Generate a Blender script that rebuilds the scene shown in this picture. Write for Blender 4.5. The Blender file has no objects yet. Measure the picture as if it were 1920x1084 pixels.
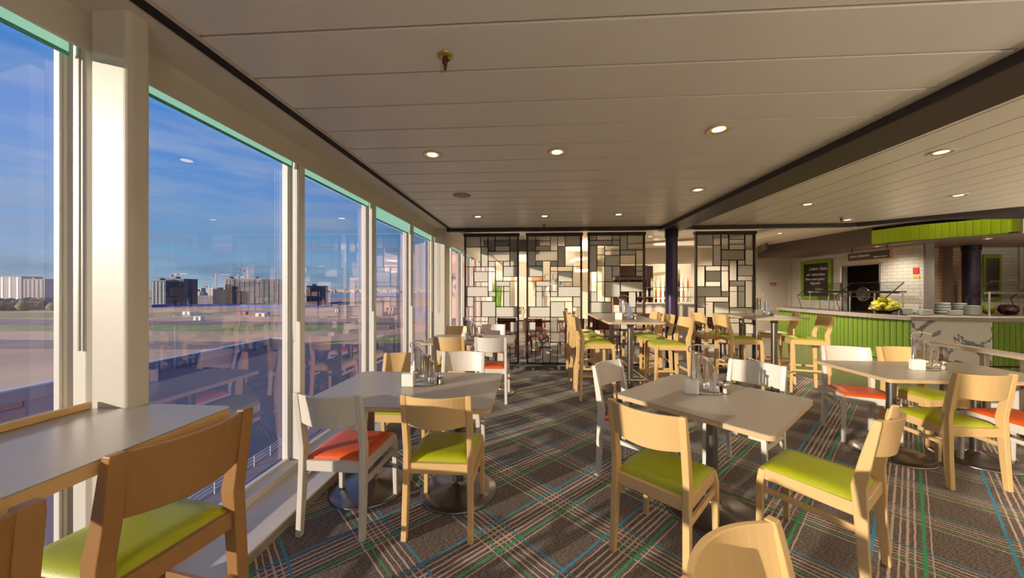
import bpy, bmesh, math, random
from mathutils import Vector, Matrix
random.seed(7)
PI = math.pi
R = math.radians
sc = bpy.context.scene
COL = sc.collection

# ------------------------------------------------------------------ camera, world, light, exposure
cam_d = bpy.data.cameras.new('camera'); cam_d.sensor_width = 36; cam_d.lens = 12.0
cam_d.clip_start = 0.02; cam_d.clip_end = 12000; cam_d.shift_y = 0.0005
cam = bpy.data.objects.new('camera', cam_d); COL.objects.link(cam)
cam.location = (0, 0, 1.448); cam.rotation_euler = (R(90), 0, math.atan(38/640))
sc.camera = cam
sc.view_settings.view_transform = 'Standard'; sc.view_settings.look = 'None'
sc.view_settings.gamma = 1.0; sc.view_settings.use_curve_mapping = False
sc.view_settings.exposure = 0.22
sc.cycles.use_denoising = True
sc.cycles.max_bounces = 14; sc.cycles.diffuse_bounces = 7; sc.cycles.transparent_max_bounces = 24
sc.cycles.glossy_bounces = 5; sc.cycles.caustics_reflective = False; sc.cycles.caustics_refractive = False
sc.cycles.sample_clamp_indirect = 4.0

SUN_AZ, SUN_EL = 37.8, 11.0          # direction the light travels (from +X towards +Y), height
sd = bpy.data.lights.new('sun', 'SUN'); sd.energy = 4.7; sd.color = (1.0, 0.85, 0.66); sd.angle = R(0.7)
sun = bpy.data.objects.new('sun', sd); COL.objects.link(sun)
sv = Vector((math.cos(R(SUN_AZ))*math.cos(R(SUN_EL)), math.sin(R(SUN_AZ))*math.cos(R(SUN_EL)), -math.sin(R(SUN_EL))))
sun.rotation_euler = sv.to_track_quat('-Z', 'Y').to_euler()

wd = bpy.data.worlds.new('sky'); sc.world = wd; wd.use_nodes = True
nt = wd.node_tree; nt.nodes.clear()
def N(t, ty, **kw):
    n = t.nodes.new(ty)
    for k, v in kw.items():
        setattr(n, k, v)
    return n
def sky():
    L = nt.links
    tc = N(nt, 'ShaderNodeTexCoord'); sep = N(nt, 'ShaderNodeSeparateXYZ')
    L.new(tc.outputs['Generated'], sep.inputs[0])
    rp = N(nt, 'ShaderNodeValToRGB')
    e = rp.color_ramp.elements
    e[0].position = 0.0; e[0].color = (.40, .52, .60, 1)
    e[1].position = 1.0; e[1].color = (.035, .14, .48, 1)
    for p, c in ((.035, (.26, .42, .58, 1)), (.12, (.15, .35, .64, 1)), (.28, (.09, .28, .68, 1)), (.5, (.045, .19, .60, 1))):
        x = e.new(p); x.color = c
    L.new(sep.outputs['Z'], rp.inputs['Fac'])
    mp = N(nt, 'ShaderNodeMapping'); mp.inputs['Scale'].default_value = (1.6, 1.6, 9.0)
    L.new(tc.outputs['Generated'], mp.inputs['Vector'])
    no = N(nt, 'ShaderNodeTexNoise'); no.inputs['Scale'].default_value = 2.3; no.inputs['Detail'].default_value = 7
    no.inputs['Roughness'].default_value = .58
    L.new(mp.outputs['Vector'], no.inputs['Vector'])
    cr = N(nt, 'ShaderNodeValToRGB'); cr.color_ramp.elements[0].position = .42; cr.color_ramp.elements[1].position = .66
    L.new(no.outputs['Fac'], cr.inputs['Fac'])
    fade = N(nt, 'ShaderNodeMapRange'); fade.inputs['From Min'].default_value = .0; fade.inputs['From Max'].default_value = .42
    fade.inputs['To Min'].default_value = 1.0; fade.inputs['To Max'].default_value = 0.15
    L.new(sep.outputs['Z'], fade.inputs['Value'])
    mu = N(nt, 'ShaderNodeMath', operation='MULTIPLY')
    L.new(cr.outputs['Color'], mu.inputs[0]); L.new(fade.outputs['Result'], mu.inputs[1])
    cc = N(nt, 'ShaderNodeValToRGB')
    cc.color_ramp.elements[0].color = (.12, .21, .36, 1); cc.color_ramp.elements[0].position = 0.04
    cc.color_ramp.elements[1].color = (.55, .62, .68, 1); cc.color_ramp.elements[1].position = 0.30
    L.new(sep.outputs['Z'], cc.inputs['Fac'])
    mx = N(nt, 'ShaderNodeMixRGB'); L.new(mu.outputs[0], mx.inputs['Fac'])
    L.new(rp.outputs['Color'], mx.inputs['Color1']); L.new(cc.outputs['Color'], mx.inputs['Color2'])
    bg = N(nt, 'ShaderNodeBackground'); bg.inputs['Strength'].default_value = 0.90
    L.new(mx.outputs['Color'], bg.inputs['Color'])
    out = N(nt, 'ShaderNodeOutputWorld'); L.new(bg.outputs[0], out.inputs[0])
sky()

LAMP_POWER = 6.0       # each recessed ceiling lamp
UP_POWER = 580.0        # each added fill uplighter, out of view

# ------------------------------------------------------------------ materials
MATS = {}
def pm(name, color, rough=.5, metal=0.0, noise=None, bump=None, spec=.5, coat=0.0, emit=None, trans=0.0, alpha=1.0, tint2=None, nscale=(1, 1, 1), coords='Object'):
    """principled material; noise=(scale, amount) mixes tint2 in, bump=(scale, strength)"""
    m = bpy.data.materials.new(name); m.use_nodes = True; t = m.node_tree
    b = t.nodes['Principled BSDF']
    b.inputs['Base Color'].default_value = (*color, 1); b.inputs['Roughness'].default_value = rough
    b.inputs['Metallic'].default_value = metal; b.inputs['Specular IOR Level'].default_value = spec
    b.inputs['Coat Weight'].default_value = coat; b.inputs['Coat Roughness'].default_value = .12
    b.inputs['Transmission Weight'].default_value = trans; b.inputs['Alpha'].default_value = alpha
    if emit:
        b.inputs['Emission Color'].default_value = (*emit[0], 1); b.inputs['Emission Strength'].default_value = emit[1]
    if noise or bump:
        tc = N(t, 'ShaderNodeTexCoord'); mp = N(t, 'ShaderNodeMapping'); mp.inputs['Scale'].default_value = nscale
        t.links.new(tc.outputs[coords], mp.inputs['Vector'])
        if noise:
            no = N(t, 'ShaderNodeTexNoise'); no.inputs['Scale'].default_value = noise[0]; no.inputs['Detail'].default_value = 5
            t.links.new(mp.outputs[0], no.inputs['Vector'])
            rr = N(t, 'ShaderNodeMapRange'); rr.inputs['From Min'].default_value = .38; rr.inputs['From Max'].default_value = .66
            rr.inputs['To Max'].default_value = noise[1]
            t.links.new(no.outputs['Fac'], rr.inputs['Value'])
            mx = N(t, 'ShaderNodeMixRGB'); mx.inputs['Color1'].default_value = (*color, 1)
            mx.inputs['Color2'].default_value = (*(tint2 or tuple(c*.6 for c in color)), 1)
            t.links.new(rr.outputs['Result'], mx.inputs['Fac']); t.links.new(mx.outputs[0], b.inputs['Base Color'])
        if bump:
            n2 = N(t, 'ShaderNodeTexNoise'); n2.inputs['Scale'].default_value = bump[0]; n2.inputs['Detail'].default_value = 3
            t.links.new(mp.outputs[0], n2.inputs['Vector'])
            bp_ = N(t, 'ShaderNodeBump'); bp_.inputs['Strength'].default_value = bump[1]; bp_.inputs['Distance'].default_value = .01
            t.links.new(n2.outputs['Fac'], bp_.inputs['Height']); t.links.new(bp_.outputs[0], b.inputs['Normal'])
    MATS[name] = m
    return m
M = MATS
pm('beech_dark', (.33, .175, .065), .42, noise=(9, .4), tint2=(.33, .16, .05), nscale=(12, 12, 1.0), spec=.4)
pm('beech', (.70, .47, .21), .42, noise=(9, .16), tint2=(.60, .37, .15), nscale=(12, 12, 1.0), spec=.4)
pm('white_lacquer', (.70, .66, .59), .38, noise=(9, .12), tint2=(.64, .59, .51), nscale=(10, 10, 1.0), spec=.4)
pm('dark_wood', (.16, .055, .03), .4, noise=(9, .5), nscale=(12, 12, 1))
pm('green_vinyl', (.38, .42, .012), .42, bump=(160, .08))
pm('orange_vinyl', (.72, .115, .022), .42, bump=(160, .08))
pm('brown_leather', (.10, .03, .022), .4)
pm('laminate', (.42, .365, .30), .30, noise=(60, .12), spec=.55)
pm('table_edge', (.62, .43, .24), .45)
pm('laminate_shadow', (.30, .25, .21), .4)
pm('satin_steel', (.30, .28, .26), .30, metal=1.0)
pm('base_metal', (.20, .18, .165), .27, metal=.85)
pm('chrome', (.86, .83, .78), .14, metal=1.0)
pm('brushed_chrome', (.62, .59, .54), .25, metal=1.0)
pm('cream_paint', (.68, .64, .55), .42, noise=(3, .10), bump=(14, .05))
pm('frame_white', (.78, .76, .70), .35)
pm('ledge_stone', (.72, .67, .60), .30, noise=(4, .5), tint2=(.62, .57, .50))
pm('ledge_kick', (.34, .29, .23), .45)
pm('blind_bar', (.09, .36, .30), .5)
pm('wand_grey', (.42, .39, .34), .4)
pm('ceiling_panel', (.80, .75, .67), .36, noise=(2, .10), spec=.5)
pm('ceiling_panel_plain', (.76, .70, .58), .30, noise=(1.5, .08), spec=.5)
pm('ceiling_trim', (.62, .54, .43), .4)
pm('void_black', (.012, .008, .007), .8)
pm('beam_black', (.035, .026, .026), .45)
pm('beam_brown', (.050, .026, .018), .5)
pm('screen_metal', (.055, .042, .034), .42, metal=.4)
pm('screen_panel', (.72, .70, .62), .5, noise=(3, .12))
pm('screen_base', (.12, .115, .10), .35)
pm('wall_white', (.62, .56, .47), .55)
pm('far_ceiling', (.78, .70, .58), .5)
pm('dark_column_metal', (.035, .024, .045), .3, metal=.5)
pm('purple_metal', (.060, .040, .085), .32, metal=.55)
pm('purple_collar', (.02, .016, .022), .35, metal=.6)
pm('grey_trim', (.17, .155, .14), .5)
pm('counter_stone', (.36, .33, .30), .35, noise=(18, .6), tint2=(.24, .21, .19))
pm('counter_dark', (.05, .032, .022), .22)
pm('slat_green', (.165, .275, .028), .40)
pm('fascia_green', (.45, .66, .015), .30)
pm('bulkhead', (.10, .075, .065), .4)
pm('kitchen_dark', (.30, .22, .18), .6)
pm('soffit_brown', (.16, .10, .07), .4)
pm('board_black', (.022, .014, .012), .35)
pm('board_green', (.20, .33, .015), .45)
pm('board_orange', (.50, .22, .06), .45)
pm('chalk', (.75, .70, .62), .8, emit=((.75, .70, .62), .05))
pm('sign_red', (.55, .035, .04), .5)
pm('sign_yellow', (.75, .45, .05), .5)
pm('bowl_celadon', (.30, .36, .34), .30)
pm('bowl_rim', (.50, .40, .32), .35)
pm('fruit_yellow', (.52, .46, .02), .45, noise=(8, .4), tint2=(.35, .36, .02))
pm('apple_green', (.22, .30, .02), .3)
pm('apple_red', (.035, .004, .006), .08, coat=1.0)
pm('napkin_white', (.90, .87, .80), .6)
pm('pepper_brown', (.22, .08, .04), .7)
pm('salt_white', (.85, .80, .72), .8)
pm('leaf_green', (.11, .30, .02), .5)
pm('leaf_bright', (.22, .42, .03), .5)
pm('pot_white', (.80, .76, .68), .5)
pm('rail_beige', (.66, .56, .46), .35)
pm('rail_metal', (.22, .17, .14), .4, metal=.5)
pm('pendant_orange', (.60, .20, .08), .6, noise=(25, .6), tint2=(.85, .45, .22))
pm('shade_cream', (.80, .68, .48), .6, emit=((1.0, .66, .28), .5))
pm('lamp_glow', (1, .9, .6), .5, emit=((1.0, .80, .38), 3.2))
pm('lamp_gold', (.95, .72, .36), .22, metal=.9)
pm('lamp_ring', (.66, .57, .45), .35)
pm('brass', (.50, .38, .08), .35, metal=.8)
pm('copper_dark', (.12, .04, .015), .35, metal=.7)
pm('speaker_mesh', (.36, .32, .27), .6, bump=(300, .3))
pm('bar_white', (.62, .54, .46), .35)
pm('bar_wine', (.045, .014, .010), .35)
pm('bottle_dark', (.03, .012, .012), .1, coat=.6)
pm('bottle_amber', (.50, .20, .06), .12, coat=.6)
pm('bottle_clear', (.60, .58, .55), .08, coat=.8)
pm('pattern_board', (.80, .78, .72), .6, noise=(3.2, 1.0), tint2=(.16, .15, .15), nscale=(2.2, 1, 1))
pm('art_panel', (.62, .50, .30), .6, noise=(2.2, .9), tint2=(.30, .34, .22))
pm('far_wall_cream', (.74, .66, .52), .6)
# outside
pm('land', (.88, .54, .30), .95, noise=(.018, .9), tint2=(.55, .34, .20), coords='Object')
pm('grass', (.32, .36, .09), .95, noise=(.05, .8), tint2=(.60, .48, .22))
pm('asphalt', (.125, .12, .14), .8, noise=(.06, .6), tint2=(.085, .085, .11))
pm('quay_paving', (.30, .22, .22), .85, noise=(.4, .6), tint2=(.22, .155, .155))
pm('dark_soil', (.30, .21, .17), .95, noise=(.05, .8), tint2=(.42, .31, .23))
pm('sand_track', (.60, .45, .30), .95)
pm('water', (.035, .12, .30), .18, spec=.6, noise=(.03, .5), tint2=(.05, .16, .36))
pm('quay_rail', (.70, .68, .64), .5)
pm('parapet', (.30, .30, .36), .8)
pm('fence_blue', (.025, .10, .45), .6)
pm('facade_slate', (.070, .088, .12), .6, noise=(.05, .5), tint2=(.11, .13, .16))
pm('facade_strip', (.10, .115, .14), .6)
pm('facade_cream', (.62, .52, .38), .7)
pm('facade_pale', (.46, .44, .45), .7)
pm('facade_window', (.05, .07, .11), .3)
pm('roof_grey', (.25, .24, .24), .8)
pm('crane_paint', (.62, .50, .46), .6)
pm('city_pale', (.52, .50, .46), .8)
pm('far_green', (.16, .17, .10), .9)
pm('container_white', (.70, .68, .66), .6)
pm('container_blue', (.06, .17, .34), .6)
pm('container_red', (.45, .12, .09), .6)

def wood_tune(): pass

def glass_mat(name, tint, ref_tint, ior, boost, rough=0.0):
    m = bpy.data.materials.new(name); m.use_nodes = True; t = m.node_tree; t.nodes.clear()
    fr = N(t, 'ShaderNodeFresnel'); fr.inputs['IOR'].default_value = ior
    mm = N(t, 'ShaderNodeMath', operation='MULTIPLY'); mm.inputs[1].default_value = boost; mm.use_clamp = True
    t.links.new(fr.outputs[0], mm.inputs[0])
    tr = N(t, 'ShaderNodeBsdfTransparent'); tr.inputs[0].default_value = (*tint, 1)
    gl = N(t, 'ShaderNodeBsdfGlossy'); gl.inputs['Color'].default_value = (*ref_tint, 1); gl.inputs['Roughness'].default_value = rough
    mx = N(t, 'ShaderNodeMixShader'); t.links.new(mm.outputs[0], mx.inputs[0])
    t.links.new(tr.outputs[0], mx.inputs[1]); t.links.new(gl.outputs[0], mx.inputs[2])
    o = N(t, 'ShaderNodeOutputMaterial'); t.links.new(mx.outputs[0], o.inputs[0])
    M[name] = m
glass_mat('window_glass', (.97, .98, 1.0), (1.0, .76, .84), 1.5, 2.9, .003)
glass_mat('clear_glass', (.90, .93, .93), (1, 1, 1), 1.45, 1.0)
glass_mat('shaker_glass', (.93, .92, .88), (1, 1, 1), 1.5, 1.4, .05)

def mix_mat(name, tint, diff, fac):
    m = bpy.data.materials.new(name); m.use_nodes = True; t = m.node_tree; t.nodes.clear()
    tr = N(t, 'ShaderNodeBsdfTransparent'); tr.inputs[0].default_value = (*tint, 1)
    d = N(t, 'ShaderNodeBsdfPrincipled'); d.inputs['Base Color'].default_value = (*diff, 1); d.inputs['Roughness'].default_value = .25
    mx = N(t, 'ShaderNodeMixShader'); mx.inputs[0].default_value = fac
    t.links.new(tr.outputs[0], mx.inputs[1]); t.links.new(d.outputs[0], mx.inputs[2])
    o = N(t, 'ShaderNodeOutputMaterial'); t.links.new(mx.outputs[0], o.inputs[0]); M[name] = m
mix_mat('screen_glass', (.88, .88, .86), (.42, .41, .38), .34)

def blind_mat():
    m = bpy.data.materials.new('blind_teal'); m.use_nodes = True; t = m.node_tree; t.nodes.clear()
    d = N(t, 'ShaderNodeBsdfDiffuse'); d.inputs[0].default_value = (.60, .84, .76, 1)
    tl = N(t, 'ShaderNodeBsdfTranslucent'); tl.inputs[0].default_value = (.66, .92, .84, 1)
    tr = N(t, 'ShaderNodeBsdfTransparent'); tr.inputs[0].default_value = (.5, .8, .72, 1)
    a = N(t, 'ShaderNodeMixShader'); a.inputs[0].default_value = .7
    t.links.new(d.outputs[0], a.inputs[1]); t.links.new(tl.outputs[0], a.inputs[2])
    b = N(t, 'ShaderNodeMixShader'); b.inputs[0].default_value = .25
    t.links.new(a.outputs[0], b.inputs[1]); t.links.new(tr.outputs[0], b.inputs[2])
    o = N(t, 'ShaderNodeOutputMaterial'); t.links.new(b.outputs[0], o.inputs[0]); M['blind_teal'] = m
blind_mat()

def carpet_mat():
    m = bpy.data.materials.new('carpet'); m.use_nodes = True; t = m.node_tree; L = t.links
    b = t.nodes['Principled BSDF']; b.inputs['Roughness'].default_value = .95; b.inputs['Specular IOR Level'].default_value = .15
    g = N(t, 'ShaderNodeNewGeometry'); sp = N(t, 'ShaderNodeSeparateXYZ'); L.new(g.outputs['Position'], sp.inputs[0])
    def ma(op, a, b_=None, c=None):
        n = N(t, 'ShaderNodeMath', operation=op)
        for i, v in enumerate((a, b_, c)):
            if v is None: continue
            if hasattr(v, 'links') or hasattr(v, 'is_linked'): L.new(v, n.inputs[i])
            else: n.inputs[i].default_value = v
        return n.outputs[0]
    wob = N(t, 'ShaderNodeTexNoise'); wob.inputs['Scale'].default_value = 14; wob.inputs['Detail'].default_value = 2
    L.new(g.outputs['Position'], wob.inputs['Vector'])
    w = ma('MULTIPLY', ma('SUBTRACT', wob.outputs['Fac'], .5), .010)
    fib = N(t, 'ShaderNodeTexNoise'); fib.inputs['Scale'].default_value = 230; fib.inputs['Detail'].default_value = 2
    L.new(g.outputs['Position'], fib.inputs['Vector'])
    w = ma('ADD', w, ma('MULTIPLY', ma('SUBTRACT', fib.outputs['Fac'], .5), .008))
    def axis(ax, ay):
        return ma('ADD', ma('ADD', ma('MULTIPLY', sp.outputs['X'], ax), ma('MULTIPLY', sp.outputs['Y'], ay)), w)
    u = axis(math.cos(R(46.4)), math.sin(R(46.4)))
    v = axis(-math.sin(R(44)), math.cos(R(44)))
    col = None
    base = N(t, 'ShaderNodeMixRGB'); base.inputs['Color1'].default_value = (.080, .062, .060, 1); base.inputs['Color2'].default_value = (.44, .37, .325, 1)
    mp = N(t, 'ShaderNodeMapping'); mp.inputs['Rotation'].default_value = (0, 0, R(-62)); mp.inputs['Scale'].default_value = (34, 330, 1)
    L.new(g.outputs['Position'], mp.inputs['Vector'])
    st = N(t, 'ShaderNodeTexNoise'); st.inputs['Scale'].default_value = 1.6; st.inputs['Detail'].default_value = 4; L.new(mp.outputs[0], st.inputs['Vector'])
    mr = N(t, 'ShaderNodeMapRange'); mr.inputs['From Min'].default_value = .45; mr.inputs['From Max'].default_value = .72; L.new(st.outputs['Fac'], mr.inputs['Value'])
    L.new(mr.outputs['Result'], base.inputs['Fac']); cur = base.outputs[0]
    def stripes(coord, per, specs):
        nonlocal cur
        for off, hw, c in specs:
            fr = ma('PINGPONG', ma('SUBTRACT', coord, off), per/2)
            mask = ma('LESS_THAN', fr, hw)
            mx = N(t, 'ShaderNodeMixRGB'); L.new(mask, mx.inputs['Fac']); L.new(cur, mx.inputs['Color1'])
            mx.inputs['Color2'].default_value = (*c, 1); cur = mx.outputs[0]
    pink = (.60, .47, .40); blue = (.06, .29, .46); green = (.06, .36, .15)
    stripes(u, .516, [(1.397-.03, .003, pink), (1.397-.062, .005, pink), (1.397-.095, .003, pink), (1.397-.125, .0045, pink), (1.397-.185, .004, pink)])
    stripes(v, .511, [(.142-.035, .004, pink), (.142-.07, .006, pink), (.142-.103, .004, pink), (.142-.132, .006, pink), (.142-.16, .004, pink), (.142-.222, .003, pink)])
    stripes(u, .516, [(1.397, .0055, blue), (1.397-.155, .005, green)])
    stripes(v, .511, [(.142, .0068, blue), (.142-.195, .0072, green)])
    L.new(cur, b.inputs['Base Color'])
    bm_ = N(t, 'ShaderNodeBump'); bm_.inputs['Strength'].default_value = .5; bm_.inputs['Distance'].default_value = .003
    L.new(fib.outputs['Fac'], bm_.inputs['Height']); L.new(bm_.outputs[0], b.inputs['Normal'])
    M['carpet'] = m
carpet_mat()

def tile_mat(name, c1, c2, mortar):
    m = bpy.data.materials.new(name); m.use_nodes = True; t = m.node_tree; L = t.links
    b = t.nodes['Principled BSDF']; b.inputs['Roughness'].default_value = .18
    g = N(t, 'ShaderNodeNewGeometry'); sp = N(t, 'ShaderNodeSeparateXYZ'); L.new(g.outputs['Position'], sp.inputs[0])
    ad = N(t, 'ShaderNodeMath', operation='ADD'); L.new(sp.outputs['X'], ad.inputs[0]); L.new(sp.outputs['Y'], ad.inputs[1])
    cb = N(t, 'ShaderNodeCombineXYZ'); L.new(ad.outputs[0], cb.inputs['X']); L.new(sp.outputs['Z'], cb.inputs['Y'])
    br = N(t, 'ShaderNodeTexBrick'); br.inputs['Scale'].default_value = 1.0; br.inputs['Brick Width'].default_value = .22
    br.inputs['Row Height'].default_value = .077; br.inputs['Mortar Size'].default_value = .005; br.inputs['Bias'].default_value = 0
    br.inputs['Color1'].default_value = (*c1, 1); br.inputs['Color2'].default_value = (*c2, 1); br.inputs['Mortar'].default_value = (*mortar, 1)
    L.new(cb.outputs[0], br.inputs['Vector']); L.new(br.outputs['Color'], b.inputs['Base Color'])
    bu = N(t, 'ShaderNodeBump'); bu.inputs['Strength'].default_value = .6; bu.inputs['Distance'].default_value = .004; bu.invert = True
    L.new(br.outputs['Fac'], bu.inputs['Height']); L.new(bu.outputs[0], b.inputs['Normal'])
    M[name] = m
tile_mat('tile_white', (.62, .60, .54), (.57, .55, .49), (.38, .36, .33))
tile_mat('tile_tan', (.46, .30, .20), (.42, .27, .18), (.24, .15, .10))

def marble_mat():
    m = bpy.data.materials.new('marble'); m.use_nodes = True; t = m.node_tree; L = t.links
    b = t.nodes['Principled BSDF']; b.inputs['Roughness'].default_value = .3
    tc = N(t, 'ShaderNodeTexCoord'); mp = N(t, 'ShaderNodeMapping'); mp.inputs['Scale'].default_value = (1, 1, 1.0); mp.inputs['Rotation'].default_value = (0, R(38), 0)
    mp.inputs['Location'].default_value = (.3, 0, .15)
    L.new(tc.outputs['Object'], mp.inputs['Vector'])
    no = N(t, 'ShaderNodeTexNoise'); no.inputs['Scale'].default_value = 2.4; no.inputs['Detail'].default_value = 4; no.inputs['Distortion'].default_value = .8
    L.new(mp.outputs[0], no.inputs['Vector'])
    s = N(t, 'ShaderNodeMath', operation='SUBTRACT'); L.new(no.outputs['Fac'], s.inputs[0]); s.inputs[1].default_value = .5
    a = N(t, 'ShaderNodeMath', operation='ABSOLUTE'); L.new(s.outputs[0], a.inputs[0])
    r = N(t, 'ShaderNodeValToRGB'); r.color_ramp.elements[0].color = (.17, .19, .20, 1); r.color_ramp.elements[0].position = .014
    r.color_ramp.elements[1].color = (.84, .85, .80, 1); r.color_ramp.elements[1].position = .036
    L.new(a.outputs[0], r.inputs[0]); L.new(r.outputs[0], b.inputs['Base Color']); M['marble'] = m
marble_mat()
def glossfloor():
    pm('hard_floor', (.13, .105, .075), .16, noise=(3, .6), tint2=(.07, .06, .045), nscale=(1, 6, 1))
glossfloor()

# ------------------------------------------------------------------ mesh helpers
class MB:
    def __init__(s): s.v = []; s.f = []; s.sm = []
    def add(s, vs, fs, smooth=False):
        o = len(s.v); s.v += [tuple(p) for p in vs]; s.f += [tuple(i+o for i in f) for f in fs]; s.sm += [smooth]*len(fs)
        return s
    def box(s, x0, x1, y0, y1, z0, z1):
        return s.add([(x0, y0, z0), (x1, y0, z0), (x1, y1, z0), (x0, y1, z0), (x0, y0, z1), (x1, y0, z1), (x1, y1, z1), (x0, y1, z1)],
                     [(0, 3, 2, 1), (4, 5, 6, 7), (0, 1, 5, 4), (1, 2, 6, 5), (2, 3, 7, 6), (3, 0, 4, 7)])
    def prism(s, pts, z0, z1):
        n = len(pts)
        if sum(pts[i][0]*pts[(i+1) % n][1]-pts[(i+1) % n][0]*pts[i][1] for i in range(n)) < 0: pts = pts[::-1]
        return s.add([(x, y, z0) for x, y in pts]+[(x, y, z1) for x, y in pts],
                     [tuple(range(n))[::-1], tuple(range(n, 2*n))]+[(i, (i+1) % n, (i+1) % n+n, i+n) for i in range(n)])
    def lathe(s, prof, cx=0, cy=0, n=24, cap=True, z=0):
        k = len(prof); vs = []; fs = []
        for r, h in prof:
            for i in range(n):
                a = 2*PI*i/n; vs.append((cx+r*math.cos(a), cy+r*math.sin(a), h+z))
        for j in range(k-1):
            for i in range(n):
                fs.append((j*n+i, j*n+(i+1) % n, (j+1)*n+(i+1) % n, (j+1)*n+i))
        s.add(vs, fs, True)
        if cap:
            if prof[0][0] > 1e-5: s.add([(cx+prof[0][0]*math.cos(2*PI*i/n), cy+prof[0][0]*math.sin(2*PI*i/n), prof[0][1]+z) for i in range(n)], [tuple(range(n))[::-1]])
            if prof[-1][0] > 1e-5: s.add([(cx+prof[-1][0]*math.cos(2*PI*i/n), cy+prof[-1][0]*math.sin(2*PI*i/n), prof[-1][1]+z) for i in range(n)], [tuple(range(n))])
        return s
    def cyl(s, cx, cy, z0, z1, r, n=20): return s.lathe([(r, z0), (r, z1)], cx, cy, n)
    def sweep(s, pts, wd_, dp_, xa=(1, 0, 0)):
        """rectangular section: widths along xa, depths along the perpendicular, sections kept horizontal"""
        xa = Vector(xa).normalized(); ya = Vector((-xa.y, xa.x, 0)); vs = []; n = len(pts)
        for p, w, d in zip(pts, wd_, dp_):
            p = Vector(p)
            for a, b in ((-1, -1), (1, -1), (1, 1), (-1, 1)): vs.append(p+xa*w/2*a+ya*d/2*b)
        fs = [(3, 2, 1, 0), tuple((n-1)*4+i for i in range(4))]
        for j in range(n-1):
            for i in range(4): fs.append((j*4+i, j*4+(i+1) % 4, (j+1)*4+(i+1) % 4, (j+1)*4+i))
        return s.add(vs, fs)
    def beam(s, a, b, w, h, up=(0, 0, 1)):
        a = Vector(a); b = Vector(b); d = (b-a).normalized(); up = Vector(up)
        x = d.cross(up)
        if x.length < 1e-4: x = d.cross(Vector((1, 0, 0)))
        x.normalize(); y = x.cross(d).normalized(); vs = []
        for p in (a, b):
            for i, j in ((-1, -1), (1, -1), (1, 1), (-1, 1)): vs.append(p+x*w/2*i+y*h/2*j)
        return s.add(vs, [(0, 1, 2, 3), (7, 6, 5, 4), (0, 4, 5, 1), (1, 5, 6, 2), (2, 6, 7, 3), (3, 7, 4, 0)])
    def tube(s, pts, r, n=8, closed=False):
        pts = [Vector(p) for p in pts]; k = len(pts); vs = []; fs = []; prev = None
        for i, p in enumerate(pts):
            a = pts[(i-1) % k] if (closed or i > 0) else p
            b = pts[(i+1) % k] if (closed or i < k-1) else p
            d = (b-a).normalized()
            if prev is None:
                x = d.cross(Vector((0, 0, 1)))
                if x.length < 1e-3: x = Vector((1, 0, 0))
            else: x = prev - d*prev.dot(d)
            x.normalize(); prev = x; y = d.cross(x)
            for j in range(n):
                t = 2*PI*j/n; vs.append(p+x*r*math.cos(t)+y*r*math.sin(t))
        for i in range(k if closed else k-1):
            for j in range(n): fs.append((i*n+j, i*n+(j+1) % n, ((i+1) % k)*n+(j+1) % n, ((i+1) % k)*n+j))
        s.add(vs, fs, True)
        if not closed: s.add([vs[j] for j in range(n)], [tuple(range(n))]); s.add([vs[(k-1)*n+j] for j in range(n)], [tuple(range(n))[::-1]])
        return s
    def ball(s, c, r, n=12, m=8, sq=(1, 1, 1)):
        prof = [(max(1e-6, r*math.sin(PI*i/m)), -r*math.cos(PI*i/m)) for i in range(m+1)]
        t = MB(); t.lathe(prof, n=n, cap=False)
        return s.add([(c[0]+x*sq[0], c[1]+y*sq[1], c[2]+z*sq[2]) for x, y, z in t.v], t.f, True)
    def mesh(s, name, mats, bevel=0, seg=1, fix=False, subsurf=0):
        me = bpy.data.meshes.new(name); me.from_pydata(s.v, [], s.f)
        for p, q in zip(me.polygons, s.sm): p.use_smooth = q
        if bevel or fix:
            bm = bmesh.new(); bm.from_mesh(me)
            if fix: bmesh.ops.remove_doubles(bm, verts=bm.verts, dist=1e-5)
            bmesh.ops.recalc_face_normals(bm, faces=bm.faces)
            if bevel:
                ed = [e for e in bm.edges if len(e.link_faces) == 2 and e.calc_face_angle(0) > R(30)]
                bmesh.ops.bevel(bm, geom=ed, offset=bevel, segments=seg, profile=.5, affect='EDGES', clamp_overlap=True)
            bm.to_mesh(me); bm.free()
        for m_ in (mats if isinstance(mats, (list, tuple)) else [mats]): me.materials.append(M[m_])
        return me
def link(name, me, parent=None, loc=None):
    o = bpy.data.objects.new(name, me); COL.objects.link(o)
    if parent: o.parent = parent
    if loc: o.location = loc
    return o
def part(name, mb, mat, parent, bevel=0, seg=1, label=None, kind=None, fix=False):
    o = link(name, mb.mesh(name, mat, bevel, seg, fix), parent)
    if label: o['label'] = label
    if kind: o['kind'] = kind
    return o
def struct(name, mb, mat, bevel=0, label=None, cat=None, parent=None):
    o = link(name, mb.mesh(name, mat, bevel), parent)
    if parent is None:
        o['kind'] = 'structure'
        if label: o['label'] = label
        if cat: o['category'] = cat
    return o
def sroot(name, label, cat):
    o = bpy.data.objects.new(name, None); COL.objects.link(o); o['kind'] = 'structure'; o['label'] = label; o['category'] = cat
    return o
def tag(o, label, cat, group=None, kind=None):
    o['label'] = label; o['category'] = cat
    if group: o['group'] = group
    if kind: o['kind'] = kind
    return o
def thing(name, label, cat, loc=(0, 0, 0), rz=0, group=None):
    o = bpy.data.objects.new(name, None); COL.objects.link(o); o.location = loc; o.rotation_euler = (0, 0, rz)
    return tag(o, label, cat, group)
def single(name, mb, mat, label, cat, group=None, loc=None, rz=0, bevel=0, fix=False):
    o = link(name, mb.mesh(name, mat, bevel, fix=fix)); tag(o, label, cat, group)
    if loc: o.location = loc
    o.rotation_euler = (0, 0, rz)
    return o
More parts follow.
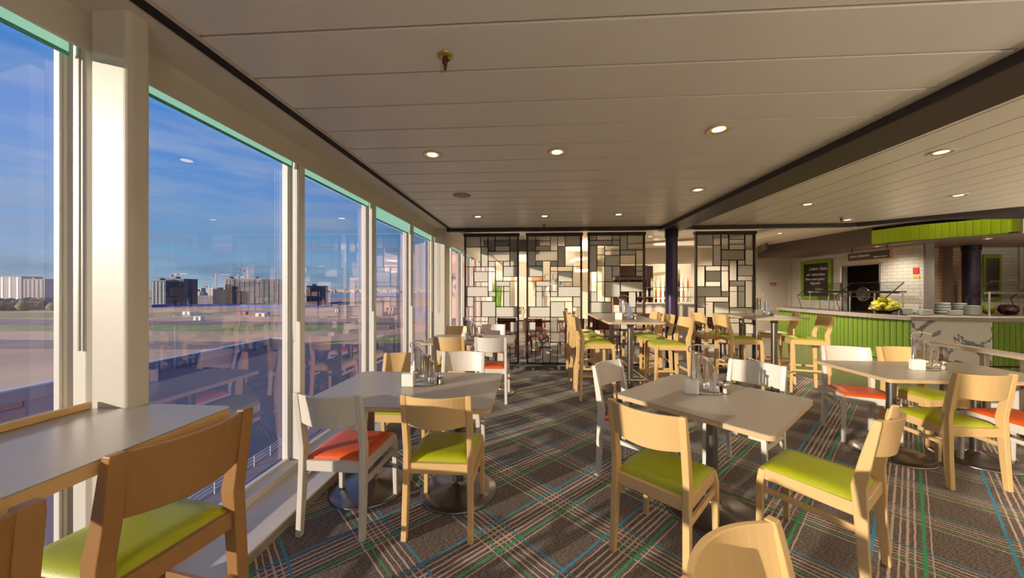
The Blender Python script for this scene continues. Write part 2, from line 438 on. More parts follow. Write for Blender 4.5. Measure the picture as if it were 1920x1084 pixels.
def dup(root, loc, rz, label=None, group=None, keep=None):
    r = root.copy(); COL.objects.link(r); r.location = loc; r.rotation_euler = (0, 0, rz)
    if label: r['label'] = label
    if group: r['group'] = group
    for ch in list(root.children):
        c = ch.copy(); COL.objects.link(c); c.parent = r
        for g in list(ch.children):
            d = g.copy(); COL.objects.link(d); d.parent = c
    return r

# ------------------------------------------------------------------ floor and ground of the room
CEIL = 2.56
fl = struct('floor', MB().prism([(-1.93, -4.5), (9.5, -4.5), (9.5, 18), (-1.93, 18)], -.12, 0), 'carpet', label='dark plaid carpet with blue, green and pink lines', cat='floor')
hf = struct('floor_buffet', MB().prism([(4.1, 7.2), (4.75, 5.3), (6.4, 4.3), (9.5, 3.2), (12.5, 3.2), (12.5, 11.3), (5.2, 11.3), (4.6, 9.0)], .0, .006), 'hard_floor', label='dark glossy floor in front of the buffet counter', cat='floor')

# ledge and sill under the windows
st = sroot('sill_window', 'long beige stone ledge at the foot of the windows', 'ledge')
part('ledge', MB().box(-1.80, -1.475, -4.5, 17, .055, .07).box(-1.80, -1.49, -4.5, 17, .0, .055), 'ledge_stone', st, .004)
part('kick', MB().box(-1.4895, -1.484, -4.5, 17, .001, .053), 'ledge_kick', st)
part('sill_rail', MB().box(-1.93, -1.80, -4.5, 17, -.05, .12), 'frame_white', st, .004)

# window wall
MUL = [-3.645, -2.40, -1.155, .09, 1.305, 2.58, 3.82, 5.07, 6.20, 7.55, 8.8, 10.05, 11.3, 12.55, 13.8, 15.05, 16.3]
ww = sroot('wall_left', 'cream header and mullions of the window wall', 'wall')
part('header', MB().box(-2.02, -1.79, -4.5, 17, 2.50, 2.70).box(-1.803, -1.79, -4.5, 17, 2.41, 2.50), 'cream_paint', ww, .002)
part('soffit', MB().box(-1.95, -1.55, -4.5, 6.55, 2.56, 2.62), 'cream_paint', ww)
part('soffit', MB().box(-1.95, -1.50, 6.55, 17, 2.62, 2.68), 'cream_paint', ww)
for i, c in enumerate(MUL):
    if i == 8: continue
    part('mullion', MB().box(-1.95, -1.80, c-.028, c+.028, .07, 2.50), 'frame_white', ww, .006, 2)
    if 2 < i < 8:
        part('blind_track', MB().box(-1.826, -1.816, c-.040, c-.032, 1.2 if i > 3 else .4, 2.45), 'wand_grey', ww, .002)
lastw = None
for i in range(len(MUL)-1):
    a, b = MUL[i], MUL[i+1]
    if i == 7: b = 6.20
    o = bpy.data.objects.new('window_%d' % (i+1), None); COL.objects.link(o)
    o['kind'] = 'structure'
    f = MB(); a1, b1 = a+.028, b-.028
    for (y0, y1, z0, z1) in ((a1, a1+.014, .12, 2.5), (b1-.014, b1, .12, 2.5), (a1, b1, .12, .14), (a1, b1, 2.47, 2.5)):
        f.box(-1.915, -1.880, y0, y1, z0, z1)
    f.box(-1.900, -1.886, a1+.014, a1+.022, .14, 2.47).box(-1.900, -1.886, b1-.022, b1-.014, .14, 2.47)
    part('window_frame', f, 'frame_white', o, .002)
    part('pane', MB().add([(-1.893, a1+.01, .13), (-1.893, b1-.01, .13), (-1.893, b1-.01, 2.48), (-1.893, a1+.01, 2.48)], [(0, 1, 2, 3)]), 'window_glass', o)
# roller blinds
zbl = {3: 2.385, 4: 2.385, 5: 2.385, 6: 2.385, 7: 2.30, 8: 2.335}
for i in range(-1+1, 11):
    a, b = MUL[i], MUL[i+1]
    zb = {4: 2.392, 5: 2.380, 6: 2.288, 7: 2.338}.get(i, 2.39)
    names = {4: 'teal roller blind rolled up above the second window, right of the near column', 5: 'teal roller blind rolled up above the third window',
             6: 'teal roller blind pulled slightly lower above the fourth window', 7: 'teal roller blind above the last window before the far column',
             3: 'teal roller blind above the nearest window, left of the column'}
    lb = names.get(i, 'teal roller blind rolled up above a window further along or behind')
    t = thing('roller_blind', lb, 'blind', group='roller blinds on the windows')
    part('blind_fabric', MB().box(-1.863, -1.861, a+.04, b-.04, zb+.012, 2.495), 'blind_teal', t)
    part('blind_bar', MB().box(-1.868, -1.856, a+.04, b-.04, zb-.002, zb+.012), 'blind_bar', t, .002)
    if 3 < i < 9:
        tw = MB().tube([(-1.822, b-.058, 2.44), (-1.822, b-.058, 1.15), (-1.822, b-.062, 1.06), (-1.822, b-.070, 1.045), (-1.822, b-.078, 1.06), (-1.822, b-.082, 1.15), (-1.822, b-.082, 2.44)], .0022, 5)
        part('bead_chain', tw, 'napkin_white', t)
# columns standing in the window wall
def rounded(x0, x1, y0, y1, r, n=5, corners=(0, 0, 0, 0)):
    pts = []
    for k, (cx, cy, a0) in enumerate(((x1, y1, 0), (x0, y1, 90), (x0, y0, 180), (x1, y0, 270))):
        if corners[k]:
            sx = -1 if k in (0, 3) else 1; sy = -1 if k in (0, 1) else 1
            for j in range(n+1):
                a = R(a0+90*j/n); pts.append((cx+sx*r+r*math.cos(a), cy+sy*r+r*math.sin(a)))
        else: pts.append((cx, cy))
    return pts
def column(y0, y1, label, xb=-1.755):
    mb = MB().prism(rounded(xb, -1.60, y0, y1, .022, 5, (1, 0, 0, 1)), .0, 2.57)
    o = link('column', mb.mesh('column', 'cream_paint')); o.data.polygons.foreach_set('use_smooth', [False]*len(o.data.polygons))
    return tag(o, label, 'column')
column(1.262, 1.346, 'cream painted column beside the nearest window')
column(6.21, 6.55, 'cream painted column at the far end of the window row', -1.93)

# ------------------------------------------------------------------ ceiling
ce = sroot('ceiling', 'metal plank ceiling in warm white', 'ceiling')
part('ceiling_void', MB().box(-2.0, 12.5, -4.5, 6.2, 2.63, 2.68), 'void_black', ce)
def plank(x0, x1, y0, y1, mat='ceiling_panel'):
    # shallow pan with a turned lip on the near side
    mb = MB().box(x0, x1, y0, y1, CEIL, CEIL+.018)
    return mb
pl_me = {}
for k in range(-15, 17):
    y0 = 1.727+.30125*(k-1); y1 = y0+.2875
    if y1 > 6.12: y1 = 6.12
    if y0 > 6.1: continue
    key = 'p%.3f' % (y1-y0)
    if key not in pl_me:
        pl_me[key] = MB().box(-1.462, 2.245, 0, y1-y0, 0, .02).mesh('ceiling_panel', 'ceiling_panel', .0025)
    link('ceiling_panel', pl_me[key], ce, (0, y0, CEIL))
part('groove', MB().box(-1.549, -1.482, -4.5, 6.55, 2.562, 2.60), 'void_black', ce)
part('ceiling_edge', MB().box(-1.482, -1.464, -4.5, 6.13, 2.556, 2.60), 'ceiling_trim', ce)
part('ceiling_edge', MB().box(2.247, 2.262, -4.5, 6.13, 2.556, 2.60), 'ceiling_trim', ce)
part('ceiling_edge', MB().box(-1.556, -1.549, -4.5, 6.55, 2.556, 2.60), 'ceiling_trim', ce)
# right-hand field: planks running lengthways, cut off along the dark edge
EDGE = [(2.64, 6.10), (5.40, 6.02), (6.54, 4.98), (9.6, 2.9), (12.5, 1.0)]
def yend(x):
    for (xa, ya), (xb, yb) in zip(EDGE, EDGE[1:]):
        if xa <= x <= xb: return ya+(yb-ya)*(x-xa)/(xb-xa)
    return EDGE[-1][1]
x = 2.66
k = 0
while x < 11.9:
    x1 = x+(.175 if k == 0 else .290)
    part('ceiling_panel', MB().prism([(x, -4.5), (x1, -4.5), (x1, yend(x1)), (x, yend(x))], CEIL, CEIL+.02), 'ceiling_panel_plain', ce, .002)
    x = x1+.0115; k += 1
# dark beam between the two fields, column and transverse edge beam
bm_o = sroot('trim_beam', 'dark brown ceiling beam running from above the camera to the purple column', 'beam')
part('beam_body', MB().box(2.262, 2.645, -4.5, 6.3, 2.498, 2.66), 'beam_brown', bm_o, .003)
part('beam_side', MB().box(2.255, 2.262, -4.5, 6.13, 2.499, 2.556), 'beam_black', bm_o)
tb = sroot('trim_edge_beam', 'black edge beam across the ceiling above the screens', 'beam')
part('edge_board', MB().box(-1.56, 2.262, 6.13, 6.22, 2.50, 2.72), 'beam_black', tb, .003)
eb = MB()
for (xa, ya), (xb, yb) in zip(EDGE, EDGE[1:]):
    d = Vector((xb-xa, yb-ya, 0)).normalized(); nrm = Vector((-d.y, d.x, 0))
    if nrm.y < 0: nrm = -nrm
    p = [(xa, ya), (xb, yb), (xb+nrm.x*.10, yb+nrm.y*.10), (xa+nrm.x*.10, ya+nrm.y*.10)]
    eb.prism(p, 2.50, 2.76)
part('edge_board', eb, 'beam_black', tb)
struct('ceiling_upper', MB().prism([(-2, 6.2), (12.5, 1.0), (12.5, 18), (-2, 18)], 2.76, 2.80), 'far_ceiling', label='higher cream ceiling beyond the dark edge beam', cat='ceiling')
bpy.data.objects['ceiling_upper'].data.polygons[0].use_smooth = False

# ------------------------------------------------------------------ recessed lamps
def lamp(x, y, z, label, big=1.0, lit=True, power=None):
    t = thing('downlight', label, 'lamp', (x, y, z), 0, 'recessed ceiling lamps')
    r = .078*big
    part('lamp_ring', MB().lathe([(r*1.0, 0.002), (r*1.03, -.006), (r*.98, -.010), (r*.80, -.008), (r*.80, -.001)], n=28, cap=False), 'lamp_ring', t)
    part('reflector', MB().lathe([(r*.80, -.007), (r*.56, -.0035), (r*.52, -.0035)], n=28, cap=False), 'lamp_gold', t)
    part('lamp_disc', MB().lathe([(r*.54, -.0045), (.0001, -.0045)], n=24, cap=False), 'lamp_glow' if lit else 'chrome', t)
    if lit:
        ld = bpy.data.lights.new('lamp_light', 'SPOT'); ld.energy = power or LAMP_POWER; ld.color = (1, .85, .66); ld.spot_size = R(150); ld.spot_blend = .8; ld.shadow_soft_size = .05
        lo = bpy.data.objects.new('lamp_light', ld); COL.objects.link(lo); lo.parent = t; lo.location = (0, 0, -.03)
    return t
LMP = [(-.82, 2.765, 'recessed lamp over the window table, left of the near pair'), (.20, 2.775, 'glowing recessed lamp near the middle of the left ceiling field'),
       (1.29, 2.445, 'largest glowing recessed lamp beside the dark beam'), (1.84, 3.92, 'small glowing recessed lamp close to the dark beam'),
       (-.826, 5.155, 'left lamp of the far row in front of the screens'), (.185, 5.18, 'middle lamp of the far row in front of the screens'), (1.275, 5.13, 'right lamp of the far row in front of the screens')]
for x, y, lb in LMP: lamp(x, y, CEIL, lb)
for x, y, lb in [(3.30, 2.96, 'recessed lamp nearest the camera in the right ceiling field'), (3.58, 4.668, 'small recessed lamp just right of the dark beam'),
                 (5.01, 4.325, 'glowing recessed lamp in the middle of the right ceiling field'), (5.008, 5.74, 'recessed lamp close to the dark edge beam on the right')]:
    lamp(x, y, CEIL, lb)
lamp(5.75, 8.3, 2.76, 'recessed lamp in the higher ceiling near the plain wall', power=420)
lamp(5.8, 10.3, 2.76, 'added fill lamp in the higher ceiling close to the plain wall, behind the bulkhead', power=200)  # made-up lamp, added to brighten the plain wall
for x, y, lb in [(7.6, 8.0, 'small lamp under the soffit above the buffet sign'), (8.5, 6.9, 'small lamp under the soffit left of the dark column'), (9.4, 7.0, 'small lamp under the soffit right of the dark column')]:
    lamp(x, y, 2.40, lb, .7, power=60)
for x in (.5, 3.6, 6.2):
    for y in (.4, -2.0): lamp(x, y, CEIL, 'recessed lamp in the ceiling behind the camera')
# speaker grille and sprinklers
sp = thing('ceiling_speaker', 'round flat loudspeaker grille in the left ceiling field', 'speaker', (-.828, 3.98, CEIL))
part('grille', MB().lathe([(.105, 0), (.105, -.006), (.095, -.009), (.0001, -.009)], n=30, cap=False), 'speaker_mesh', sp)
def sprinkler(x, y, z, lb):
    t = thing('sprinkler', lb, 'sprinkler', (x, y, z))
    part('rosette', MB().lathe([(.036, 0), (.034, -.006), (.012, -.012)], n=20, cap=False), 'brass', t)
    part('nozzle', MB().lathe([(.011, -.006), (.013, -.03), (.010, -.034), (.009, -.05), (.005, -.072), (.0001, -.074)], n=12, cap=False), 'copper_dark', t)
    part('deflector', MB().beam((0, 0, -.014), (.022, 0, -.026), .008, .005).beam((0, 0, -.014), (-.016, .012, -.03), .006, .004), 'copper_dark', t)
sprinkler(-.413, 1.60, CEIL, 'brass sprinkler head on the ceiling near the top of the photo')
sprinkler(.20, 5.85, CEIL, 'tiny sprinkler head on the ceiling in front of the screens')
sprinkler(4.75, 5.55, CEIL, 'small sprinkler head in the right ceiling field')

# made-up uplighters, out of view, added to brighten the ceiling and its bounce light
for x, y, pw_ in ((1.6, -3.2, .9), (4.6, -2.2, 1.2), (7.4, .8, 1.6), (9.9, 3.4, 1.5), (4.5, 13.2, 1.0), (-.9, 14.0, .8)):
    t = thing('fill_uplighter', 'added low uplighter can for ceiling fill light, out of view', 'lamp', (x, y, 0), 0, 'added fill uplighters')
    part('can', MB().lathe([(.10, 0), (.12, .02), (.13, .30), (.125, .30), (.10, .05), (.0001, .05)], n=24), 'void_black', t)
    part('bulb', MB().ball((0, 0, .18), .05, 12, 8), 'lamp_glow', t)
    ld = bpy.data.lights.new('fill_uplight', 'SPOT'); ld.energy = UP_POWER*pw_; ld.color = (1, .87, .70); ld.spot_size = R(150); ld.spot_blend = .6; ld.shadow_soft_size = .10
    lo = bpy.data.objects.new('fill_uplight', ld); COL.objects.link(lo); lo.parent = t; lo.location = (0, 0, .34); lo.rotation_euler = (PI, 0, 0)

# ------------------------------------------------------------------ chairs
def lerp(a, b, t): return a+(b-a)*t
def chair_proto(name, wood, seat_mat, sh=.465, top=.85, ph=.178, stool=False, label='', front_cut=0.0, pw=.033, pd=1.1):
    t = thing(name, label, 'chair' if not stool else 'stool')
    fx = .200 if not stool else .212; rx = .193 if not stool else .208
    dz = sh-.465
    zt = top
    zb = top-ph
    # rear legs run up into the back posts
    prof = [(0, -.228, .030), (.22+dz*.6, -.212, .038), (.42+dz, -.202, .046), (.52+dz, -.197, .050), (zb-.01, -.222, .042), (zt-.03, -.254, .030), (zt, -.260, .024)]
    for s in (-1, 1):
        mb = MB(); pts = []; ws = []; ds = []
        for z, y, d in prof:
            xx = rx if z < .1 else (.187 if z > .3 else .190)
            if stool: xx = lerp(rx, .186, min(1, z/.76))
            pts.append((s*xx, y, z)); ws.append(pw if z < zt-.01 else pw*.9); ds.append(d*pd)
        mb.sweep(pts, ws, ds)
        part('leg', mb, wood, t, .004, 2)
        mb = MB().sweep([(s*fx, .205 if not stool else .215, front_cut), (s*(fx-.004 if not stool else .200), .200, sh-.10), (s*.185, .192, sh-.03)], [.026, .034, .034], [.028, .034, .034])
        part('leg', mb, wood, t, .003, 2)
        # side rail and side stretcher
        part('seat_rail', MB().beam((s*.187, -.19, sh-.058), (s*.187, .185, sh-.052), .022, .062), wood, t, .002)
        if not stool:
            part('stretcher', MB().beam((s*.190, -.205, .315), (s*.193, .195, .325), .018, .030), wood, t, .002)
        else:
            part('stretcher', MB().beam((s*.200, -.205, .32*sh/.76), (s*.204, .200, .32*sh/.76), .018, .028), wood, t, .002)
    part('seat_rail', MB().box(-.175, .175, .180, .205, sh-.088, sh-.026), wood, t, .002)
    part('seat_rail', MB().box(-.175, .175, -.215, -.190, sh-.088, sh-.026), wood, t, .002)
    if stool:
        part('footrest', MB().box(-.20, .20, .200, .225, .20*sh/.76, .232*sh/.76), wood, t, .002)
        part('stretcher', MB().box(-.195, .195, -.222, -.200, .40*sh/.76, .428*sh/.76), wood, t, .002)
    # cushion: domed pad with rounded edges
    n = 10; mb = MB(); vs = []; fs = []
    for j in range(n+1):
        for i in range(n+1):
            u = i/n*2-1; v = j/n*2-1
            w = lerp(.186, .193, (v+1)/2)
            ed = max(abs(u), abs(v)); z = sh+.006-.020*max(0, ed-.78)/.22*1.0-.006*(u*u*.6+v*v*.4)
            yy = lerp(-.190, .200, (v+1)/2)
            vs.append((u*w, yy, z))
    for j in range(n):
        for i in range(n): fs.append((j*(n+1)+i, j*(n+1)+i+1, (j+1)*(n+1)+i+1, (j+1)*(n+1)+i))
    o = len(vs); rim = [i for i in range(n+1)]+[(j+1)*(n+1)+n for j in range(n)]+[n*(n+1)+n-1-i for i in range(n)]+[(n-1-j)*(n+1) for j in range(n-1)]
    vs += [(vs[i][0], vs[i][1], sh-.030) for i in rim]; k = len(rim)
    fs += [(rim[i], o+i, o+(i+1) % k, rim[(i+1) % k]) for i in range(k)]
    fs.append(tuple(o+i for i in range(k)))
    mb.add(vs, fs, True); sm = part('seat', mb, seat_mat, t)
    sm.data.polygons[-1].use_smooth = False
    # curved backrest board
    n = 14; vs = []; fs = []
    for i in range(n+1):
        u = i/n*2-1; x_ = u*.180; bow = -.056*(1-u*u)
        for (z, lean) in ((zb-.012*(1-u*u), 0), (zb+ph*.5, .5), (zt-.004, 1)):
            yb = lerp(-.226, -.256, lean)+bow
            vs.append((x_, yb-.009, z)); vs.append((x_, yb+.009, z))
    for i in range(n):
        a = i*6; b = (i+1)*6
        for j in (0, 2): fs += [(a+j, b+j, b+j+2, a+j+2), (a+j+1, a+j+3, b+j+3, b+j+1)]
        fs += [(a, a+1, b+1, b), (a+4, b+4, b+5, a+5)]
    fs += [(0, 2, 3, 1), (2, 4, 5, 3), (n*6, n*6+1, n*6+3, n*6+2), (n*6+2, n*6+3, n*6+5, n*6+4)]
    part('backrest', MB().add(vs, fs), wood, t, .003, 1)
    return t
protos = {}
used = set()
def chair(kind, x, y, ang, label, group=None):
    """ang: direction the sitter faces, degrees from +X"""
    P = {'ng': ('dining_chair', 'beech', 'green_vinyl', {}), 'wr': ('dining_chair', 'white_lacquer', 'orange_vinyl', {}), 'wg': ('dining_chair', 'white_lacquer', 'green_vinyl', {}),
         'st': ('bar_stool', 'beech', 'green_vinyl', dict(sh=.765, top=1.085, stool=True)),
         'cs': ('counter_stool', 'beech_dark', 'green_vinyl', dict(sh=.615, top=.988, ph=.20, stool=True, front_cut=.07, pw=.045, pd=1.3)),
         'dk': ('armchair', 'dark_wood', 'brown_leather', dict(sh=.46, top=.84, ph=.26))}[kind]
    if kind not in protos: protos[kind] = chair_proto(P[0], P[1], P[2], label='', **P[3])
    rz = R(ang-90)
    if kind in used: o = dup(protos[kind], (x, y, 0), rz, label, group)
    else:
        o = protos[kind]; used.add(kind); o.location = (x, y, 0); o.rotation_euler = (0, 0, rz); o['label'] = label
        if group: o['group'] = group
    return o
G1 = 'chairs around the dining tables'
chair('wr', -1.165, 2.150, 88, 'white lacquered chair with orange-red seat at the near side of the first window table', G1)
chair('ng', -.545, 2.160, 90, 'light beech chair with green seat at the near side of the first window table', G1)
chair('ng', -1.195, 2.885, -91, 'light beech chair at the far side of the first window table, next to the window', G1)
chair('wr', -.650, 2.990, -88, 'white chair at the far side of the first window table, behind the cutlery stand', G1)
chair('ng', .743, 1.963, 47.5, 'light beech chair with green seat, its back to the camera at the central square table', G1)
chair('ng', 1.569, 1.973, 127, 'light beech chair with green seat standing side-on at the right of the central square table', G1)
chair('wr', .806, 2.678, -44, 'white chair with red seat at the far left of the central square table', G1)
chair('wg', 1.645, 2.760, 220, 'white chair at the far right of the central table, its backrest half in shadow', G1)
chair('ng', -1.067, 4.560, 90, 'light beech chair at the near side of the second window table, left one', G1)
chair('wr', -.523, 4.520, 90, 'white chair with orange seat at the near side of the second window table', G1)
chair('ng', -1.200, 5.270, -90, 'light beech chair at the far side of the second window table', G1)
chair('wr', -.666, 5.600, -90, 'white chair at the far side of the second window table, in front of the screen', G1)
chair('wr', 3.205, 3.553, 251.5, 'white chair with orange seat at the far left corner of the right-hand table', G1)
chair('ng', 3.810, 3.540, -90, 'light beech chair with green seat at the far side of the right-hand table', G1)
chair('ng', 3.220, 2.885, 90, 'light beech chair with green seat, its back to the camera at the right-hand table', G1)
chair('wr', 3.800, 2.890, 90, 'white chair with orange seat cut by the right edge of the photo', G1)
chair('ng', .615, .610, -56, 'top of a light beech chair at the bottom edge of the photo', G1)
GS = 'bar stools around the two high tables'
chair('st', .850, 4.680, 0, 'nearest beech stool left of the left high table', GS)
chair('st', .835, 5.220, 0, 'middle beech stool left of the left high table', GS)
chair('st', .830, 5.770, 0, 'farthest beech stool left of the left high table', GS)
chair('st', 1.765, 4.615, 180, 'nearest beech stool right of the left high table', GS)
chair('st', 1.745, 5.150, 180, 'middle beech stool right of the left high table', GS)
chair('st', 1.745, 5.680, 180, 'farthest beech stool right of the left high table', GS)
chair('st', 2.985, 5.140, 0, 'nearer beech stool left of the right high table', GS)
chair('st', 2.900, 5.690, 4, 'farther beech stool left of the right high table', GS)
chair('st', 3.890, 5.150, 163, 'nearer beech stool right of the right high table', GS)
chair('st', 3.900, 5.740, 150, 'farther beech stool right of the right high table', GS)
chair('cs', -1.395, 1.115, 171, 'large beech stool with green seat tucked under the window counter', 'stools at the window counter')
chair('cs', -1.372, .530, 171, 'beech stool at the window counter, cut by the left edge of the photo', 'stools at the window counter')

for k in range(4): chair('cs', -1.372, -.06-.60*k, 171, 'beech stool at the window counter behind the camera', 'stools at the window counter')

# ------------------------------------------------------------------ tables
def clipped(w, d, r):
    pts = []
    for cx, cy, a0 in ((w/2-r, d/2-r, 0), (-w/2+r, d/2-r, 90), (-w/2+r, -d/2+r, 180), (w/2-r, -d/2+r, 270)):
        for j in range(5): a = R(a0+22.5*j); pts.append((cx+r*math.cos(a), cy+r*math.sin(a)))
    return pts
def disc_base(mb, x, y, r=.275):
    mb.lathe([(r, 0), (r, .008), (r*.97, .014), (r*.80, .026), (r*.45, .040), (.06, .055), (.034, .075), (.034, .08)], x, y, 40)
def table(name, label, cx, cy, w, d, h, ang, posts, group, high=False):
    t = thing(name, label, 'table', (cx, cy, 0), R(ang), group)
    part('tabletop', MB().prism(clipped(w, d, .035), h-.004, h), 'laminate', t)
    part('edge_band', MB().prism(clipped(w-.002, d-.002, .034), h-.030, h-.0045), 'table_edge', t, .002)
    for px, py in posts:
        if not high:
            b = MB(); disc_base(b, px, py); part('base', b, 'base_metal', t)
            part('post', MB().cyl(px, py, .07, h-.03, .034, 24), 'satin_steel', t)
        else:
            b = MB(); b.lathe([(.22, 0), (.22, .010), (.06, .02)], px, py, 36); part('base', b, 'base_metal', t)
            part('post', MB().cyl(px, py, .015, h-.08, .038, 24), 'satin_steel', t)
        part('mount', MB().cyl(px, py, h-.082 if high else h-.055, h-.031, .045, 20), 'base_metal', t)
    return t
GT = 'low dining tables'
table('dining_table', 'grey topped table for four beside the windows, nearest the camera', -.838, 2.405, 1.19, .864, .75, 0, [(-.352, .035), (.308, .03)], GT)
table('dining_table', 'square grey topped table standing diagonally in the middle', 1.170, 2.300, .87, .87, .75, -47.5+90, [(0, 0)], GT)
table('dining_table', 'grey topped table at the right with cutlery stand, by the railing', 3.440, 3.170, 1.32, .72, .75, -1, [(-.28, .03), (.35, -.01)], GT)
table('dining_table', 'grey topped table beside the far windows, in front of the screens', -.855, 4.800, 1.22, .84, .75, 0, [(-.30, 0), (.33, 0)], GT)
for nm, lb, cx, cy, w, d, py in (('high_table', 'high grey topped bar table in front of the third screen', 1.28, 5.07, .70, 1.66, .52), ('high_table', 'high grey topped bar table in front of the white wall', 3.45, 5.47, .74, 1.10, .36)):
    t = table(nm, lb, cx, cy, w, d, 1.05, 0 if cx < 2 else 2, [(0, -py), (0, py)], 'high bar tables', True)
    a, b = .16, py+.14
    z = .30
    loop = []
    for px_, py_, a0 in ((a, b, 0), (-a, b, 90), (-a, -b, 180), (a, -b, 270)):
        for j in range(5): q = R(a0+22.5*j); loop.append((px_+.05*math.cos(q)-math.copysign(.05, px_), py_+.05*math.sin(q)-math.copysign(.05, py_), z))
    fr = MB().tube(loop, .013, 8, True)
    for s in (-1, 1): fr.tube([(-a, s*py, z), (a, s*py, z)], .010, 8)
    part('foot_ring', fr, 'chrome', t)
# window counter
wc = thing('window_counter', 'counter-height grey topped table along the nearest window', 'table', (0, 0, 0))
ctp = [(-1.75, -3.2), (-1.195, -3.2), (-1.195, .60), (-1.208, 1.298), (-1.235, 1.312), (-1.590, 1.318), (-1.590, 1.256), (-1.75, 1.256)]
part('tabletop', MB().prism(ctp, .973, .977), 'laminate', wc)
part('edge_band', MB().prism(ctp, .935, .9725), 'beech', wc)
part('back_strip', MB().box(-1.752, -1.735, -3.2, 1.250, .9775, 1.005), 'beech', wc, .004)
part('support', MB().box(-1.74, -1.55, -.62, -.56, .071, .934), 'satin_steel', wc, .004)
part('bracket', MB().box(-1.75, -1.30, .17, .20, .89, .934), 'satin_steel', wc)

# ------------------------------------------------------------------ cutlery stands
def knife_me():
    mb = MB(); mb.sweep([(0, 0, -.095), (0, 0, -.04), (0, 0, 0)], [.012, .010, .013], [.005, .004, .005])
    mb.sweep([(0, 0, -.225), (.004, 0, -.20), (.002, 0, -.14), (0, 0, -.095)], [.004, .019, .018, .010], [.0012, .0018, .0018, .004]); return mb.mesh('table_knife', 'chrome', .0012)
def fork_me():
    mb = MB(); mb.sweep([(0, 0, -.15), (0, 0, -.11), (0, 0, -.05), (0, 0, 0)], [.010, .006, .007, .014], [.003]*4)
    mb.sweep([(0, 0, -.165), (0, 0, -.150)], [.024, .012], [.0025, .003])
    for i in range(4): mb.box(-.0115+i*.0066, -.0082+i*.0066, -.0012, .0012, -.20, -.163)
    return mb.mesh('table_fork', 'chrome')
def spoon_me(s=1.0):
    mb = MB(); mb.sweep([(0, 0, -.145*s), (0, 0, -.10*s), (0, 0, -.05*s), (0, 0, 0)], [.008, .006, .007, .014], [.003]*4)
    mb.ball((0, 0, -.170*s), .027*s, 14, 8, (.72, .28, 1.15)); return mb.mesh('table_spoon', 'chrome')
KN, FK, SP, TS = knife_me(), fork_me(), spoon_me(), spoon_me(.8)
def stand(x, y, z, ang, where, scale=1.0):
    rz = R(ang); s = scale
    def W(lx, ly, lz): return (x+s*(lx*math.cos(rz)-ly*math.sin(rz)), y+s*(lx*math.sin(rz)+ly*math.cos(rz)), z+s*lz)
    t = thing('cutlery_stand', 'stepped chrome wire cutlery stand with arched handle on the '+where, 'cutlery stand', (x, y, z), rz, 'chrome cutlery stands')
    t.scale = (s, s, s)
    ring = [(.098*math.cos(2*PI*i/24), .058*math.sin(2*PI*i/24), .008) for i in range(24)]
    part('base_ring', MB().tube(ring, .0032, 6, True).ball((-.09, 0, .004), .004, 6, 4).ball((.09, 0, .004), .004, 6, 4), 'chrome', t)
    part('tray', MB().add([(.094*math.cos(2*PI*i/24), .054*math.sin(2*PI*i/24), .006) for i in range(24)], [tuple(range(24))]), 'brushed_chrome', t)
    part('spine', MB().tube([(-.086, 0, .006), (-.080, 0, .285), (-.030, 0, .262), (.010, 0, .225), (.050, 0, .185), (.080, 0, .12), (.088, 0, .006)], .0035, 6), 'chrome', t)
    part('handle', MB().tube([(-.092, 0, .270), (-.100, 0, .292), (-.090, 0, .310), (-.050, 0, .322), (-.010, 0, .320), (.035, 0, .304)], .0048, 8), 'chrome', t)
    hk = MB()
    for lx, lz in ((-.066, .276), (-.034, .262), (0, .232), (.034, .205), (.064, .17)): hk.tube([(lx, -.036, lz), (lx, .036, lz)], .0028, 6)
    part('hook_bar', hk, 'chrome', t)
    items = [('table_knife', KN, -.066, .268, 5), ('table_fork', FK, -.034, .252, 5), ('table_spoon', SP, .0, .222, 4), ('table_fork', FK, .034, .212, 4), ('table_spoon', TS, .062, .168, 4)]
    for ii, (nm, me, lx, lz, n) in enumerate(items):
        for k in range(n):
            ly = (k-(n-1)/2)*.015; sx_ = (k % 2-.5)*.012
            o = link(nm, me); o.location = W(lx+sx_+random.uniform(-.002, .002), ly, lz); o.rotation_euler = (random.uniform(-.06, .06), random.uniform(-.05, .05), rz+random.uniform(-.35, .35)); o.scale = (s*1.35, s*1.35, s)
            kind = nm.split('_')[1]
            if nm == 'table_spoon' and ii == 4: kind = 'small teaspoon'
            if nm == 'table_fork' and ii == 3: kind = 'second-row fork'
            tag(o, 'shiny steel %s hanging in the cutlery stand on the %s' % (kind, where), 'cutlery', 'steel %s on the %s' % (kind+'s' if kind != 'knife' else 'knives', where))
    # napkin holder and two shakers stand beside it
    o = single('napkin_holder', MB().box(-.045*s, .045*s, -.026*s, .026*s, 0, .092*s), 'napkin_white', 'white napkin block beside the cutlery stand on the '+where, 'napkins', 'white napkin blocks', W(-.092, -.050, -z/s+z/s), rz, .006)
    o.location.z = z
    for k, (lx, ly, fill) in enumerate(((.128, .012, 'salt_white'), (.104, .058, 'pepper_brown'))):
        p = W(lx, ly, 0); g = thing('salt_shaker' if k == 0 else 'pepper_shaker', ('glass salt shaker' if k == 0 else 'glass pepper shaker')+' with chrome lid beside the cutlery stand on the '+where, 'shaker', (p[0], p[1], z), rz, 'glass shakers')
        g.scale = (s, s, s)
        part('glass_body', MB().lathe([(.020, 0), (.021, .006), (.019, .045), (.017, .055)], n=10, cap=True), 'shaker_glass', g)
        part('filling', MB().lathe([(.0175, .004), (.0165, .036)], n=10), fill, g)
        part('lid', MB().lathe([(.018, .053), (.0195, .058), (.019, .066), (.012, .074), (.0001, .077)], n=14), 'chrome', g)
stand(-.800, 2.47, .75, 0, 'first window table')
stand(1.165, 2.385, .75, -14, 'central square table')
stand(3.440, 3.20, .75, -12, 'right-hand table')
stand(-.835, 4.72, .75, 0, 'second window table')
